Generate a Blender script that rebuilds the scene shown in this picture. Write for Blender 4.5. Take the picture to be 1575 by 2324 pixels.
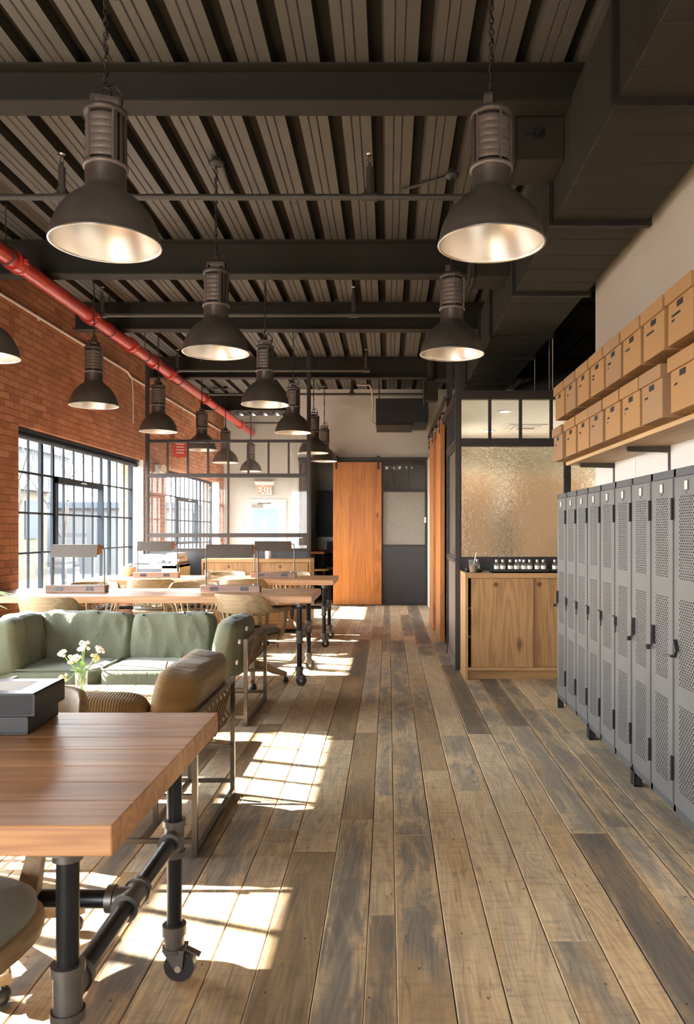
import bpy, bmesh, math, random
from mathutils import Vector, Matrix, noise

# ------------------------------------------------------------------ camera, world, sun, exposure
for o in list(bpy.data.objects):
    bpy.data.objects.remove(o, do_unlink=True)
scn = bpy.context.scene
COL = scn.collection
F = 1764.0            # focal length in pixels of the 1575 px wide frame
CAM_H = 1.35          # eye height, vanishing point at pixel (881, 1205)

cam = bpy.data.cameras.new('camera')
cam.sensor_fit = 'HORIZONTAL'
cam.sensor_width = 24.0
cam.lens = 24.0 * F / 1575.0
cam.shift_x = -93.5 / 1575.0
cam.shift_y = 43.0 / 1575.0
cam.clip_start = 0.05
cam.dof.use_dof = True
cam.dof.focus_distance = 6.0
cam.dof.aperture_fstop = 9.0
camo = bpy.data.objects.new('camera', cam)
camo.location = (0, 0, CAM_H)
camo.rotation_euler = (math.pi / 2, 0, 0)
COL.objects.link(camo)
scn.camera = camo

SKY_STRENGTH = 14.0
SUN_STRENGTH = 34.0
world = bpy.data.worlds.new('world')
scn.world = world
world.use_nodes = True
wn = world.node_tree.nodes
wl = world.node_tree.links
wn.clear()
w_out = wn.new('ShaderNodeOutputWorld')
w_bg = wn.new('ShaderNodeBackground')
w_tc = wn.new('ShaderNodeTexCoord')
w_sep = wn.new('ShaderNodeSeparateXYZ')
w_ramp = wn.new('ShaderNodeValToRGB')
w_ramp.color_ramp.elements[0].position = 0.0
w_ramp.color_ramp.elements[0].color = (1.0, 0.97, 0.93, 1)
w_ramp.color_ramp.elements[1].position = 0.7
w_ramp.color_ramp.elements[1].color = (0.72, 0.86, 1.0, 1)
wl.new(w_tc.outputs['Generated'], w_sep.inputs[0])
wl.new(w_sep.outputs['Z'], w_ramp.inputs[0])
wl.new(w_ramp.outputs[0], w_bg.inputs['Color'])
w_bg.inputs['Strength'].default_value = SKY_STRENGTH
wl.new(w_bg.outputs[0], w_out.inputs['Surface'])

sun = bpy.data.lights.new('sun', 'SUN')
sun.energy = SUN_STRENGTH
sun.angle = math.radians(0.55)
sun.color = (1.0, 0.93, 0.82)
suno = bpy.data.objects.new('sun', sun)
SUN_DIR = Vector((1.0, -0.34, -0.66)).normalized()
suno.rotation_euler = SUN_DIR.to_track_quat('-Z', 'Y').to_euler()
suno.location = (-12, 12, 9)
COL.objects.link(suno)

scn.view_settings.view_transform = 'Standard'
scn.view_settings.look = 'None'
scn.view_settings.gamma = 1.0
scn.view_settings.exposure = 1.25
scn.view_settings.use_curve_mapping = False
cy = scn.cycles
cy.max_bounces = 10
cy.diffuse_bounces = 5
cy.glossy_bounces = 3
cy.transmission_bounces = 5
cy.transparent_max_bounces = 12
cy.caustics_reflective = False
cy.caustics_refractive = False
cy.sample_clamp_indirect = 8.0

# ------------------------------------------------------------------ mesh helpers
class MB:
    """collects vertices and faces of ONE mesh"""
    def __init__(s):
        s.v = []; s.f = []; s.m = []; s.sm = []; s.t = []
        s.tone = (0.5, 0.5, 0.5)
        s.mi = 0

    def add(s, verts, faces, smooth=False):
        b = len(s.v)
        s.v += [tuple(p) for p in verts]
        for f in faces:
            s.f.append([b + i for i in f]); s.m.append(s.mi); s.sm.append(smooth); s.t.append(s.tone)

    def box(s, a, b, mat=None):
        x0, y0, z0 = a; x1, y1, z1 = b
        vs = [Vector(p) for p in ((x0,y0,z0),(x1,y0,z0),(x1,y1,z0),(x0,y1,z0),(x0,y0,z1),(x1,y0,z1),(x1,y1,z1),(x0,y1,z1))]
        if mat is not None: vs = [mat @ p for p in vs]
        s.add(vs, [(3,2,1,0),(4,5,6,7),(0,1,5,4),(1,2,6,5),(2,3,7,6),(3,0,4,7)])
        return s

    def boxc(s, c, d, mat=None):
        return s.box([c[i]-d[i]/2 for i in range(3)], [c[i]+d[i]/2 for i in range(3)], mat)

    def obox(s, c, d, ax=0, ay=0, az=0):
        """box of size d rotated about its own centre c"""
        M = Matrix.Translation(c) @ Matrix.Rotation(az,4,'Z') @ Matrix.Rotation(ay,4,'Y') @ Matrix.Rotation(ax,4,'X')
        return s.box([-d[i]/2 for i in range(3)], [d[i]/2 for i in range(3)], M)

    def quad(s, a, b, c, d):
        s.add([a, b, c, d], [(0,1,2,3)]); return s

    def tube(s, pts, r, n=8, caps=True, rs=None, smooth=True, phase=0.0, closed=False):
        pts = [Vector(p) for p in pts]
        k = len(pts); vs = []; fs = []
        prev = None
        for i, p in enumerate(pts):
            if closed: d = (pts[(i+1) % k] - pts[i-1])
            else: d = pts[min(i+1,k-1)] - pts[max(i-1,0)]
            if d.length < 1e-9: d = Vector((0,0,1))
            d.normalize()
            if prev is None:
                u = d.orthogonal().normalized()
                if abs(d.z) > .99: u = Vector((1,0,0))
                elif abs(d.z) < .01: u = Vector((0,0,1))
            else:
                u = prev - d * prev.dot(d)
                u = u.normalized() if u.length > 1e-6 else d.orthogonal().normalized()
            prev = u
            w = d.cross(u)
            rr = rs[i] if rs else r
            for j in range(n):
                a = phase + 2*math.pi*j/n
                vs.append(p + u*math.cos(a)*rr + w*math.sin(a)*rr)
        m = k if closed else k-1
        for i in range(m):
            for j in range(n):
                a = i*n + j; b = i*n + (j+1) % n
                c = ((i+1) % k)*n + (j+1) % n; d_ = ((i+1) % k)*n + j
                fs.append((a, b, c, d_))
        s.add(vs, fs, smooth)
        if caps and not closed:
            s.add(vs[:n], [tuple(range(n))[::-1]]); s.add(vs[-n:], [tuple(range(n))])
        return s

    def cyl(s, a, b, r, n=16, r2=None, smooth=True):
        return s.tube([a, b], r, n, True, [r, r2 if r2 is not None else r], smooth)

    def sqbar(s, a, b, w):
        """square bar between two points"""
        return s.tube([a, b], w*math.sqrt(.5), 4, True, None, False, math.pi/4)

    def lathe(s, prof, n=24, c=(0,0,0), smooth=True, cap0=False, cap1=False):
        vs = []; fs = []
        for (r, z) in prof:
            for j in range(n):
                a = 2*math.pi*j/n
                vs.append((c[0]+r*math.cos(a), c[1]+r*math.sin(a), c[2]+z))
        for i in range(len(prof)-1):
            for j in range(n):
                fs.append((i*n+j, i*n+(j+1) % n, (i+1)*n+(j+1) % n, (i+1)*n+j))
        s.add(vs, fs, smooth)
        if cap0: s.add(vs[:n], [tuple(range(n))[::-1]])
        if cap1: s.add(vs[-n:], [tuple(range(n))])
        return s

    def prism(s, poly, axis, a, b, smooth=False):
        """polygon of 2-D points extruded along x, y or z"""
        def P(p, t):
            return {'x': (t, p[0], p[1]), 'y': (p[0], t, p[1]), 'z': (p[0], p[1], t)}[axis]
        n = len(poly)
        vs = [P(p, a) for p in poly] + [P(p, b) for p in poly]
        s.add(vs, [(i, (i+1) % n, n+(i+1) % n, n+i) for i in range(n)], smooth)
        s.add(vs, [tuple(range(n))[::-1], tuple(range(n, 2*n))])
        return s

    def loft(s, rings, smooth=True, caps=True):
        n = len(rings[0]); vs = [p for r in rings for p in r]; fs = []
        for i in range(len(rings)-1):
            for j in range(n):
                fs.append((i*n+j, i*n+(j+1) % n, (i+1)*n+(j+1) % n, (i+1)*n+j))
        s.add(vs, fs, smooth)
        if caps:
            s.add(rings[0], [tuple(range(n))[::-1]]); s.add(rings[-1], [tuple(range(n))])
        return s

    def sphere(s, c, r, n=12, k=8, sz=1.0):
        prof = [(max(1e-5, r*math.sin(math.pi*i/k)), -r*sz*math.cos(math.pi*i/k)) for i in range(k+1)]
        return s.lathe(prof, n, c)

    def build(s, name, mats, parent=None, loc=(0,0,0), bevel=0.0, segs=1, fix=True, subsurf=0):
        me = bpy.data.meshes.new(name)
        me.from_pydata(s.v, [], s.f)
        if not isinstance(mats, (list, tuple)): mats = [mats]
        for m in mats: me.materials.append(m)
        me.polygons.foreach_set('material_index', s.m)
        me.polygons.foreach_set('use_smooth', s.sm)
        at = me.color_attributes.new('tone', 'FLOAT_COLOR', 'CORNER')
        cols = []
        for p, t in zip(me.polygons, s.t):
            cols += [t[0], t[1], t[2], 1.0] * p.loop_total
        at.data.foreach_set('color', cols)
        if fix:
            bm = bmesh.new(); bm.from_mesh(me)
            bmesh.ops.recalc_face_normals(bm, faces=bm.faces)
            bm.to_mesh(me); bm.free()
        me.update()
        o = bpy.data.objects.new(name, me)
        COL.objects.link(o)
        o.location = loc
        if parent is not None: o.parent = parent
        if bevel > 0:
            bv = o.modifiers.new('edge', 'BEVEL'); bv.width = bevel; bv.segments = segs
            bv.limit_method = 'ANGLE'; bv.angle_limit = math.radians(40)
            bv.harden_normals = False
        if subsurf:
            ss = o.modifiers.new('smooth', 'SUBSURF'); ss.levels = subsurf; ss.render_levels = subsurf
        return o

def tag(o, label=None, cat=None, group=None, kind=None):
    if label: o['label'] = label
    if cat: o['category'] = cat
    if group: o['group'] = group
    if kind: o['kind'] = kind
    return o

def thing(name, label, cat, loc=(0,0,0), rz=0.0, group=None):
    o = bpy.data.objects.new(name, None)
    o.empty_display_size = 0.1
    COL.objects.link(o)
    o.location = loc; o.rotation_euler = (0, 0, rz)
    return tag(o, label, cat, group)

def dup(root, label, loc, rz=None, group=None):
    """a copy of a thing with copies of its parts and sub-parts"""
    def cp(o, parent):
        c = o.copy(); COL.objects.link(c)
        if parent is not None: c.parent = parent
        for ch in [k for k in bpy.data.objects if k.parent == o]:
            cp(ch, c)
        return c
    c = cp(root, None)
    c.location = loc
    if rz is not None: c.rotation_euler = (0, 0, rz)
    c['label'] = label
    if group: c['group'] = group
    return c

def struct(o, label=None):
    o['kind'] = 'structure'
    if label: o['label'] = label
    return o

# pixel of the photo + depth -> point of the place (used only to read positions off the photo)
def at(px, py, d):
    return Vector(((px-881.0)*d/F, d, CAM_H-(py-1205.0)*d/F))

# ------------------------------------------------------------------ materials
class NT:
    def __init__(s, name):
        s.mat = bpy.data.materials.new(name); s.mat.use_nodes = True
        s.n = s.mat.node_tree.nodes; s.l = s.mat.node_tree.links
        s.n.clear()
        s.out = s.n.new('ShaderNodeOutputMaterial')
    def new(s, t, **kw):
        x = s.n.new(t)
        for k, v in kw.items(): setattr(x, k, v)
        return x
    def link(s, a, b): s.l.new(a, b)
    def val(s, sock, v):
        if hasattr(v, 'is_output') or isinstance(v, bpy.types.NodeSocket): s.l.new(v, sock)
        else: sock.default_value = v
    def math(s, op, a, b=0.0, c=None):
        x = s.new('ShaderNodeMath', operation=op)
        s.val(x.inputs[0], a); s.val(x.inputs[1], b)
        if c is not None: s.val(x.inputs[2], c)
        return x.outputs[0]
    def vmath(s, op, a, b=(0,0,0)):
        x = s.new('ShaderNodeVectorMath', operation=op)
        s.val(x.inputs[0], a); s.val(x.inputs[1], b)
        return x.outputs[0]
    def mix(s, f, a, b, bt='MIX'):
        x = s.new('ShaderNodeMix', data_type='RGBA', blend_type=bt)
        s.val(x.inputs[0], f); s.val(x.inputs[6], a); s.val(x.inputs[7], b)
        return x.outputs[2]
    def ramp(s, f, stops):
        x = s.new('ShaderNodeValToRGB'); e = x.color_ramp.elements
        while len(e) < len(stops): e.new(0.5)
        for k, (p, c) in enumerate(stops):
            e[k].position = p
            e[k].color = (c[0], c[1], c[2], 1) if not isinstance(c, (int, float)) else (c, c, c, 1)
        s.val(x.inputs[0], f); return x.outputs[0]
    def noise(s, vec, scale, detail=4, rough=0.55, dist=0.0):
        x = s.new('ShaderNodeTexNoise')
        if vec is not None: s.l.new(vec, x.inputs['Vector'])
        x.inputs['Scale'].default_value = scale; x.inputs['Detail'].default_value = detail
        x.inputs['Roughness'].default_value = rough; x.inputs['Distortion'].default_value = dist
        return x.outputs[0]
    def obj(s): return s.new('ShaderNodeTexCoord').outputs['Object']
    def attr(s, name='tone'):
        a = s.new('ShaderNodeAttribute'); a.attribute_name = name
        sp = s.new('ShaderNodeSeparateColor'); s.l.new(a.outputs['Color'], sp.inputs[0])
        return sp.outputs[0], sp.outputs[1], sp.outputs[2]
    def mapping(s, vec, scale=(1,1,1), loc=(0,0,0), rot=(0,0,0)):
        m = s.new('ShaderNodeMapping'); s.l.new(vec, m.inputs[0])
        s.val(m.inputs['Location'], loc); s.val(m.inputs['Rotation'], rot); s.val(m.inputs['Scale'], scale)
        return m.outputs[0]
    def bump(s, h, strength=0.3, dist=0.01):
        b = s.new('ShaderNodeBump'); b.inputs['Strength'].default_value = strength
        b.inputs['Distance'].default_value = dist; s.l.new(h, b.inputs['Height']); return b.outputs[0]
    def bsdf(s, col, rough=0.5, metal=0.0, spec=0.5, normal=None, **kw):
        p = s.new('ShaderNodeBsdfPrincipled')
        if isinstance(col, tuple) and len(col) == 3: col = (*col, 1)
        s.val(p.inputs['Base Color'], col); s.val(p.inputs['Roughness'], rough)
        s.val(p.inputs['Metallic'], metal); s.val(p.inputs['Specular IOR Level'], spec)
        if normal is not None: s.l.new(normal, p.inputs['Normal'])
        for k, v in kw.items(): s.val(p.inputs[k.replace('_', ' ')], v)
        return p.outputs[0]
    def done(s, sh):
        s.l.new(sh, s.out.inputs[0]); return s.mat

def C4(c): return (c[0], c[1], c[2], 1)

def paint(name, col, rough=0.6, var=0.12, scale=6.0, spec=0.4, bump=0.05, metal=0.0):
    t = NT(name); v = t.obj(); n = t.noise(v, scale, 5)
    c = t.mix(n, C4([x*(1-var) for x in col]), C4([min(1, x*(1+var)) for x in col]))
    nb = t.noise(v, scale*12, 3)
    return t.done(t.bsdf(c, rough, metal, spec, t.bump(nb, bump, 0.004) if bump else None))

def wood(name, dark, mid, light, axis='y', rough=0.5, grain=1.0, knots=0.0, spec=0.35, tonemix=0.35, ring=14.0):
    t = NT(name); v = t.obj(); a, b, c = t.attr()
    # every board shows another part of the log
    cmb = t.new('ShaderNodeCombineXYZ')
    t.val(cmb.inputs[0], t.math('MULTIPLY', a, 7.3)); t.val(cmb.inputs[1], t.math('MULTIPLY', b, 9.1)); t.val(cmb.inputs[2], t.math('MULTIPLY', c, 5.7))
    v = t.vmath('ADD', v, cmb.outputs[0])
    st = {'x': (0.07, 1, 1), 'y': (1, 0.07, 1), 'z': (1, 1, 0.07)}[axis]
    vs = t.mapping(v, st)
    big = t.noise(vs, 5.0*grain, 3, 0.5, 0.6)
    sc = t.math('MULTIPLY', big, ring)
    fr = t.math('ABSOLUTE', t.math('SUBTRACT', t.math('FRACT', sc), 0.5))
    fib = t.noise(vs, 90.0*grain, 3, 0.6)
    g = t.math('ADD', t.math('MULTIPLY', fr, 0.9), t.math('MULTIPLY', fib, 0.55))
    col = t.ramp(g, [(0.15, dark), (0.5, mid), (0.85, light)])
    tn = t.math('SUBTRACT', a, 0.5)
    col = t.mix(tonemix, col, t.mix(t.math('ADD', tn, 0.5), C4(dark), C4(light)))
    if knots > 0:
        vo = t.new('ShaderNodeTexVoronoi'); vo.inputs['Scale'].default_value = 2.6
        st2 = {'x': (0.45, 1, 1), 'y': (1, 0.45, 1), 'z': (1, 1, 0.45)}[axis]
        t.link(t.mapping(v, st2), vo.inputs['Vector'])
        k = t.ramp(vo.outputs['Distance'], [(0.02, 1.0), (0.045 + 0.06*knots, 0.0)])
        col = t.mix(t.math('MULTIPLY', k, 0.8), col, C4([x*0.28 for x in dark]))
    bm = t.bump(g, 0.12, 0.003)
    return t.done(t.bsdf(col, rough, 0.0, spec, bm))

def metal(name, col, rough=0.4, var=0.3, scale=9.0, met=1.0, bump=0.0):
    t = NT(name); v = t.obj(); n = t.noise(v, scale, 6, 0.65)
    c = t.mix(n, C4([x*(1-var) for x in col]), C4([min(1, x*(1+var)) for x in col]))
    r = t.math('ADD', t.math('MULTIPLY', n, 0.25), rough-0.12)
    nm = t.bump(t.noise(v, 60, 3), bump, 0.003) if bump else None
    return t.done(t.bsdf(c, r, met, 0.5, nm))

def fabric(name, col, var=0.15, cord=0.0, axis='x', rough=0.9, wr=0.25):
    t = NT(name); v = t.obj()
    n = t.noise(v, 5, 5)
    c = t.mix(n, C4([x*(1-var) for x in col]), C4([min(1, x*(1+var)) for x in col]))
    h = t.noise(t.mapping(v, (1.0, 1.0, 0.45)), 14, 4, 0.55, 0.8)
    nm = t.bump(h, wr, 0.03)
    if cord:
        sp = t.new('ShaderNodeSeparateXYZ'); t.link(v, sp.inputs[0])
        w = t.math('ABSOLUTE', t.math('SINE', t.math('MULTIPLY', sp.outputs['XYZ'.index(axis.upper())], math.pi/cord)))
        b = t.new('ShaderNodeBump'); b.inputs['Strength'].default_value = 0.5; b.inputs['Distance'].default_value = 0.004
        t.link(w, b.inputs['Height']); t.link(nm, b.inputs['Normal']); nm = b.outputs[0]
        c = t.mix(t.math('MULTIPLY', t.math('SUBTRACT', 1.0, w), 0.35), c, C4([x*0.55 for x in col]))
    return t.done(t.bsdf(c, rough, 0, 0.2, nm, Sheen_Weight=0.2))

def glass_thin(name, tint=(0.97, 0.98, 0.98), refl=0.6, wire=False, body=0.0):
    t = NT(name)
    tr = t.new('ShaderNodeBsdfTransparent'); tr.inputs[0].default_value = C4(tint)
    gl = t.new('ShaderNodeBsdfGlossy'); gl.inputs['Roughness'].default_value = 0.02
    fr = t.new('ShaderNodeLayerWeight'); fr.inputs[0].default_value = 0.5
    sch = t.math('ADD', t.math('MULTIPLY', t.math('POWER', fr.outputs['Facing'], 5.0), 0.95), 0.05)
    mx = t.new('ShaderNodeMixShader')
    t.val(mx.inputs[0], t.math('MULTIPLY', sch, refl)); t.link(tr.outputs[0], mx.inputs[1]); t.link(gl.outputs[0], mx.inputs[2])
    sh = mx.outputs[0]
    if wire or body:
        df = t.new('ShaderNodeBsdfDiffuse'); df.inputs[0].default_value = (0.55, 0.55, 0.53, 1)
        m2 = t.new('ShaderNodeMixShader')
        if wire:
            sp = t.new('ShaderNodeSeparateXYZ'); t.link(t.obj(), sp.inputs[0])
            hor = t.math('ADD', sp.outputs[0], sp.outputs[1])
            ln = []
            for sgn in (1, -1):
                q = t.math('MULTIPLY', t.math('ADD', hor, t.math('MULTIPLY', sp.outputs[2], sgn*1.0)), 1/0.036)
                d = t.math('ABSOLUTE', t.math('SUBTRACT', t.math('FRACT', q), 0.5))
                ln.append(t.math('LESS_THAN', d, 0.035))
            k = t.math('MAXIMUM', ln[0], ln[1])
            f = t.math('ADD', t.math('MULTIPLY', k, 0.35), body)
        else: f = body
        t.val(m2.inputs[0], f); t.link(sh, m2.inputs[1]); t.link(df.outputs[0], m2.inputs[2]); sh = m2.outputs[0]
    return t.done(sh)

def glass_textured(name, tint=(0.93, 0.92, 0.86), rough=0.05, scale=30.0, tl=0.08, bmp=0.30):
    t = NT(name); v = t.obj()
    h = t.noise(v, scale, 2, 0.5, 1.2)
    nm = t.bump(h, bmp, 0.02)
    rf = t.new('ShaderNodeBsdfRefraction'); rf.inputs['Color'].default_value = C4(tint)
    rf.inputs['Roughness'].default_value = rough; rf.inputs['IOR'].default_value = 1.4
    t.link(nm, rf.inputs['Normal'])
    gl = t.new('ShaderNodeBsdfGlossy'); gl.inputs['Roughness'].default_value = 0.12; t.link(nm, gl.inputs['Normal'])
    fr = t.new('ShaderNodeFresnel'); fr.inputs[0].default_value = 1.45; t.link(nm, fr.inputs['Normal'])
    mx = t.new('ShaderNodeMixShader'); t.link(fr.outputs[0], mx.inputs[0]); t.link(rf.outputs[0], mx.inputs[1]); t.link(gl.outputs[0], mx.inputs[2])
    df = t.new('ShaderNodeBsdfDiffuse'); df.inputs[0].default_value = (0.62, 0.59, 0.53, 1); t.link(nm, df.inputs['Normal'])
    m2 = t.new('ShaderNodeMixShader'); m2.inputs[0].default_value = tl
    t.link(mx.outputs[0], m2.inputs[1]); t.link(df.outputs[0], m2.inputs[2])
    return t.done(m2.outputs[0])

def emit(name, col, st):
    t = NT(name); e = t.new('ShaderNodeEmission'); e.inputs[0].default_value = C4(col); e.inputs[1].default_value = st
    return t.done(e.outputs[0])

def mat_floor():
    t = NT('reclaimed_oak_boards'); v = t.obj(); a, b, c = t.attr()
    cmb = t.new('ShaderNodeCombineXYZ')
    t.val(cmb.inputs[0], t.math('MULTIPLY', a, 17.0)); t.val(cmb.inputs[1], t.math('MULTIPLY', b, 23.0)); t.val(cmb.inputs[2], t.math('MULTIPLY', c, 11.0))
    v = t.vmath('ADD', v, cmb.outputs[0])
    base = t.ramp(a, [(0.0, (0.13, 0.098, 0.068)), (0.10, (0.28, 0.205, 0.13)), (0.30, (0.46, 0.335, 0.20)), (0.6, (0.56, 0.425, 0.265)), (1.0, (0.66, 0.53, 0.355))])
    grey = t.mix(a, (0.115, 0.10, 0.082, 1), (0.36, 0.32, 0.255, 1))
    blot = t.noise(t.mapping(v, (1.0, 0.30, 1)), 6.5, 6, 0.62, 0.9)
    gm = t.ramp(blot, [(0.45, 0.0), (0.56, 1.0)])
    uvn = t.new('ShaderNodeUVMap'); uvn.uv_map = 'across_board'
    us = t.new('ShaderNodeSeparateXYZ'); t.link(uvn.outputs[0], us.inputs[0])
    e = t.math('MULTIPLY', t.math('ABSOLUTE', t.math('SUBTRACT', us.outputs[0], 0.5)), 2.0)
    wav = t.noise(t.mapping(v, (0.5, 0.9, 1)), 3.2, 4, 0.6, 0.4)
    core = t.math('SUBTRACT', t.math('ADD', t.math('MULTIPLY', wav, 1.5), 0.18), e)
    st = t.math('MULTIPLY', t.ramp(core, [(0.10, 0.0), (0.34, 1.0)]), t.ramp(b, [(0.30, 0.0), (0.42, 1.0)]))
    gm = t.math('MULTIPLY', gm, t.ramp(b, [(0.2, 0.3), (0.75, 0.8)]))
    gm = t.math('MAXIMUM', gm, t.math('MULTIPLY', st, t.ramp(blot, [(0.36, 0.15), (0.54, 0.95)])))
    golden = t.mix(0.5, base, (0.56, 0.365, 0.165, 1))
    base = t.mix(t.math('MULTIPLY', t.math('SUBTRACT', 1.0, st), 0.55), base, golden)
    col = t.mix(gm, base, grey)
    fine = t.noise(t.mapping(v, (1, 0.05, 1)), 85, 4, 0.6)
    rings = t.noise(t.mapping(v, (1, 0.09, 1)), 9, 2, 0.5, 0.8)
    rg = t.math('ABSOLUTE', t.math('SUBTRACT', t.math('FRACT', t.math('MULTIPLY', rings, 13)), 0.5))
    g = t.math('ADD', t.math('MULTIPLY', fine, 0.6), t.math('MULTIPLY', rg, 0.6))
    col = t.mix(0.75, col, t.mix(g, (0.18, 0.16, 0.14, 1), (0.92, 0.91, 0.9, 1)), 'OVERLAY')
    gold = t.noise(t.mapping(v, (1.6, 0.22, 1)), 4.0, 3, 0.5, 0.4)
    col = t.mix(t.math('MULTIPLY', t.ramp(gold, [(0.58, 0.0), (0.68, 1.0)]), 0.45), col, (0.50, 0.30, 0.12, 1))
    cr = t.noise(t.mapping(v, (1, 0.035, 1)), 16, 2, 0.5, 0.3)
    col = t.mix(t.ramp(t.math('ABSOLUTE', t.math('SUBTRACT', cr, 0.5)), [(0.0, 0.5), (0.005, 0.0)]), col, (0.06, 0.045, 0.032, 1))
    saw = t.noise(t.mapping(v, (0.25, 1.0, 1)), 38, 3, 0.7)
    col = t.mix(t.math('MULTIPLY', t.ramp(saw, [(0.50, 0.0), (0.72, 1.0)]), 0.4), col, (0.15, 0.125, 0.10, 1))
    vo = t.new('ShaderNodeTexVoronoi'); vo.voronoi_dimensions = '2D'; vo.inputs['Scale'].default_value = 4.6
    t.link(t.mapping(v, (1.0, 0.55, 1.0)), vo.inputs['Vector'])
    k = t.ramp(vo.outputs['Distance'], [(0.010, 1.0), (0.021, 0.0)])
    col = t.mix(t.math('MULTIPLY', k, 0.9), col, (0.03, 0.022, 0.016, 1))
    rough = t.math('ADD', t.math('MULTIPLY', g, 0.25), 0.42)
    return t.done(t.bsdf(col, rough, 0, 0.35, t.bump(g, 0.25, 0.003)))

def mat_brick():
    t = NT('old_red_brick'); v = t.obj()
    sp = t.new('ShaderNodeSeparateXYZ'); t.link(v, sp.inputs[0])
    cb = t.new('ShaderNodeCombineXYZ')
    t.link(t.math('ADD', sp.outputs[1], sp.outputs[0]), cb.inputs[0]); t.link(sp.outputs[2], cb.inputs[1])
    wob = t.new('ShaderNodeTexNoise'); wob.inputs['Scale'].default_value = 11.0; wob.inputs['Detail'].default_value = 4.0; t.link(v, wob.inputs['Vector'])
    vec = t.vmath('ADD', cb.outputs[0], t.vmath('MULTIPLY', t.vmath('SUBTRACT', wob.outputs[1], (0.5, 0.5, 0.5)), (0.030, 0.022, 0)))
    br = t.new('ShaderNodeTexBrick'); t.link(vec, br.inputs['Vector'])
    br.inputs['Color1'].default_value = (0.0, 0.0, 0.0, 1); br.inputs['Color2'].default_value = (1, 1, 1, 1)
    br.inputs['Mortar'].default_value = (0.5, 0.5, 0.5, 1)
    br.inputs['Scale'].default_value = 1.0; br.inputs['Mortar Size'].default_value = 0.0055
    br.inputs['Mortar Smooth'].default_value = 0.45
    br.inputs['Brick Width'].default_value = 0.205; br.inputs['Row Height'].default_value = 0.071
    br.offset = 0.5
    sep = t.new('ShaderNodeSeparateColor'); t.link(br.outputs['Color'], sep.inputs[0])
    bc = t.ramp(sep.outputs[0], [(0.0, (0.32, 0.125, 0.068)), (0.3, (0.42, 0.175, 0.095)), (0.75, (0.49, 0.215, 0.12)), (1.0, (0.53, 0.255, 0.155))])
    pat = t.noise(v, 1.3, 5, 0.65)
    dk_ = t.noise(v, 0.9, 4, 0.6)
    bc = t.mix(t.ramp(dk_, [(0.30, 0.55), (0.50, 0.0)]), bc, (0.20, 0.085, 0.048, 1))
    bc = t.mix(t.ramp(pat, [(0.42, 0.0), (0.7, 0.6)]), bc, (0.46, 0.24, 0.145, 1))
    fine = t.noise(v, 34, 5, 0.7)
    bc = t.mix(t.math('MULTIPLY', t.ramp(fine, [(0.5, 0.0), (0.75, 1.0)]), 0.45), bc, (0.11, 0.05, 0.03, 1))
    lime = t.noise(v, 5.0, 6, 0.75)
    bc = t.mix(t.math('MULTIPLY', t.ramp(lime, [(0.64, 0.0), (0.70, 1.0)]), 0.5), bc, (0.58, 0.45, 0.34, 1))
    mort = t.mix(t.noise(v, 9, 3), (0.16, 0.075, 0.045, 1), (0.36, 0.19, 0.115, 1))
    col = t.mix(br.outputs['Fac'], bc, mort)
    h = t.math('ADD', t.math('MULTIPLY', t.math('SUBTRACT', 1.0, br.outputs['Fac']), 1.0), t.math('MULTIPLY', fine, 0.5))
    return t.done(t.bsdf(col, 0.85, 0, 0.15, t.bump(h, 0.9, 0.014)))

def mat_perforated():
    """grey locker sheet with real see-through holes on a staggered grid in the y-z plane"""
    t = NT('perforated_locker_sheet'); v = t.obj()
    sp = t.new('ShaderNodeSeparateXYZ'); t.link(v, sp.inputs[0])
    ds = []
    for off in (0.0, 0.5):
        u = t.math('ADD', t.math('MULTIPLY', sp.outputs[1], 1/0.0237), off + 0.25)
        w = t.math('ADD', t.math('MULTIPLY', sp.outputs[2], 1/0.0242), off)
        du = t.math('MULTIPLY', t.math('SUBTRACT', t.math('FRACT', u), 0.5), 0.0237)
        dw = t.math('MULTIPLY', t.math('SUBTRACT', t.math('FRACT', w), 0.5), 0.0242)
        ds.append(t.math('SQRT', t.math('ADD', t.math('MULTIPLY', du, du), t.math('MULTIPLY', dw, dw))))
    hole = t.math('LESS_THAN', t.math('MINIMUM', ds[0], ds[1]), 0.0043)
    n = t.noise(v, 4, 5, 0.6)
    col = t.mix(n, (0.135, 0.138, 0.138, 1), (0.205, 0.207, 0.203, 1))
    b = t.bsdf(col, 0.42, 0.55, 0.5)
    tr = t.new('ShaderNodeBsdfTransparent'); tr.inputs[0].default_value = (0.25, 0.25, 0.25, 1)
    mx = t.new('ShaderNodeMixShader'); t.link(hole, mx.inputs[0]); t.link(b, mx.inputs[1]); t.link(tr.outputs[0], mx.inputs[2])
    return t.done(mx.outputs[0])

def mat_tile():
    t = NT('white_subway_tile'); sp = t.new('ShaderNodeSeparateXYZ'); t.link(t.obj(), sp.inputs[0])
    cb = t.new('ShaderNodeCombineXYZ'); t.link(sp.outputs[0], cb.inputs[0]); t.link(sp.outputs[2], cb.inputs[1])
    br = t.new('ShaderNodeTexBrick'); t.link(cb.outputs[0], br.inputs['Vector'])
    br.inputs['Color1'].default_value = (0.72, 0.68, 0.6, 1); br.inputs['Color2'].default_value = (0.8, 0.76, 0.68, 1)
    br.inputs['Mortar'].default_value = (0.3, 0.27, 0.23, 1); br.inputs['Scale'].default_value = 1
    br.inputs['Mortar Size'].default_value = 0.003; br.inputs['Brick Width'].default_value = 0.15; br.inputs['Row Height'].default_value = 0.075
    return t.done(t.bsdf(br.outputs['Color'], 0.25, 0, 0.5))

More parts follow.
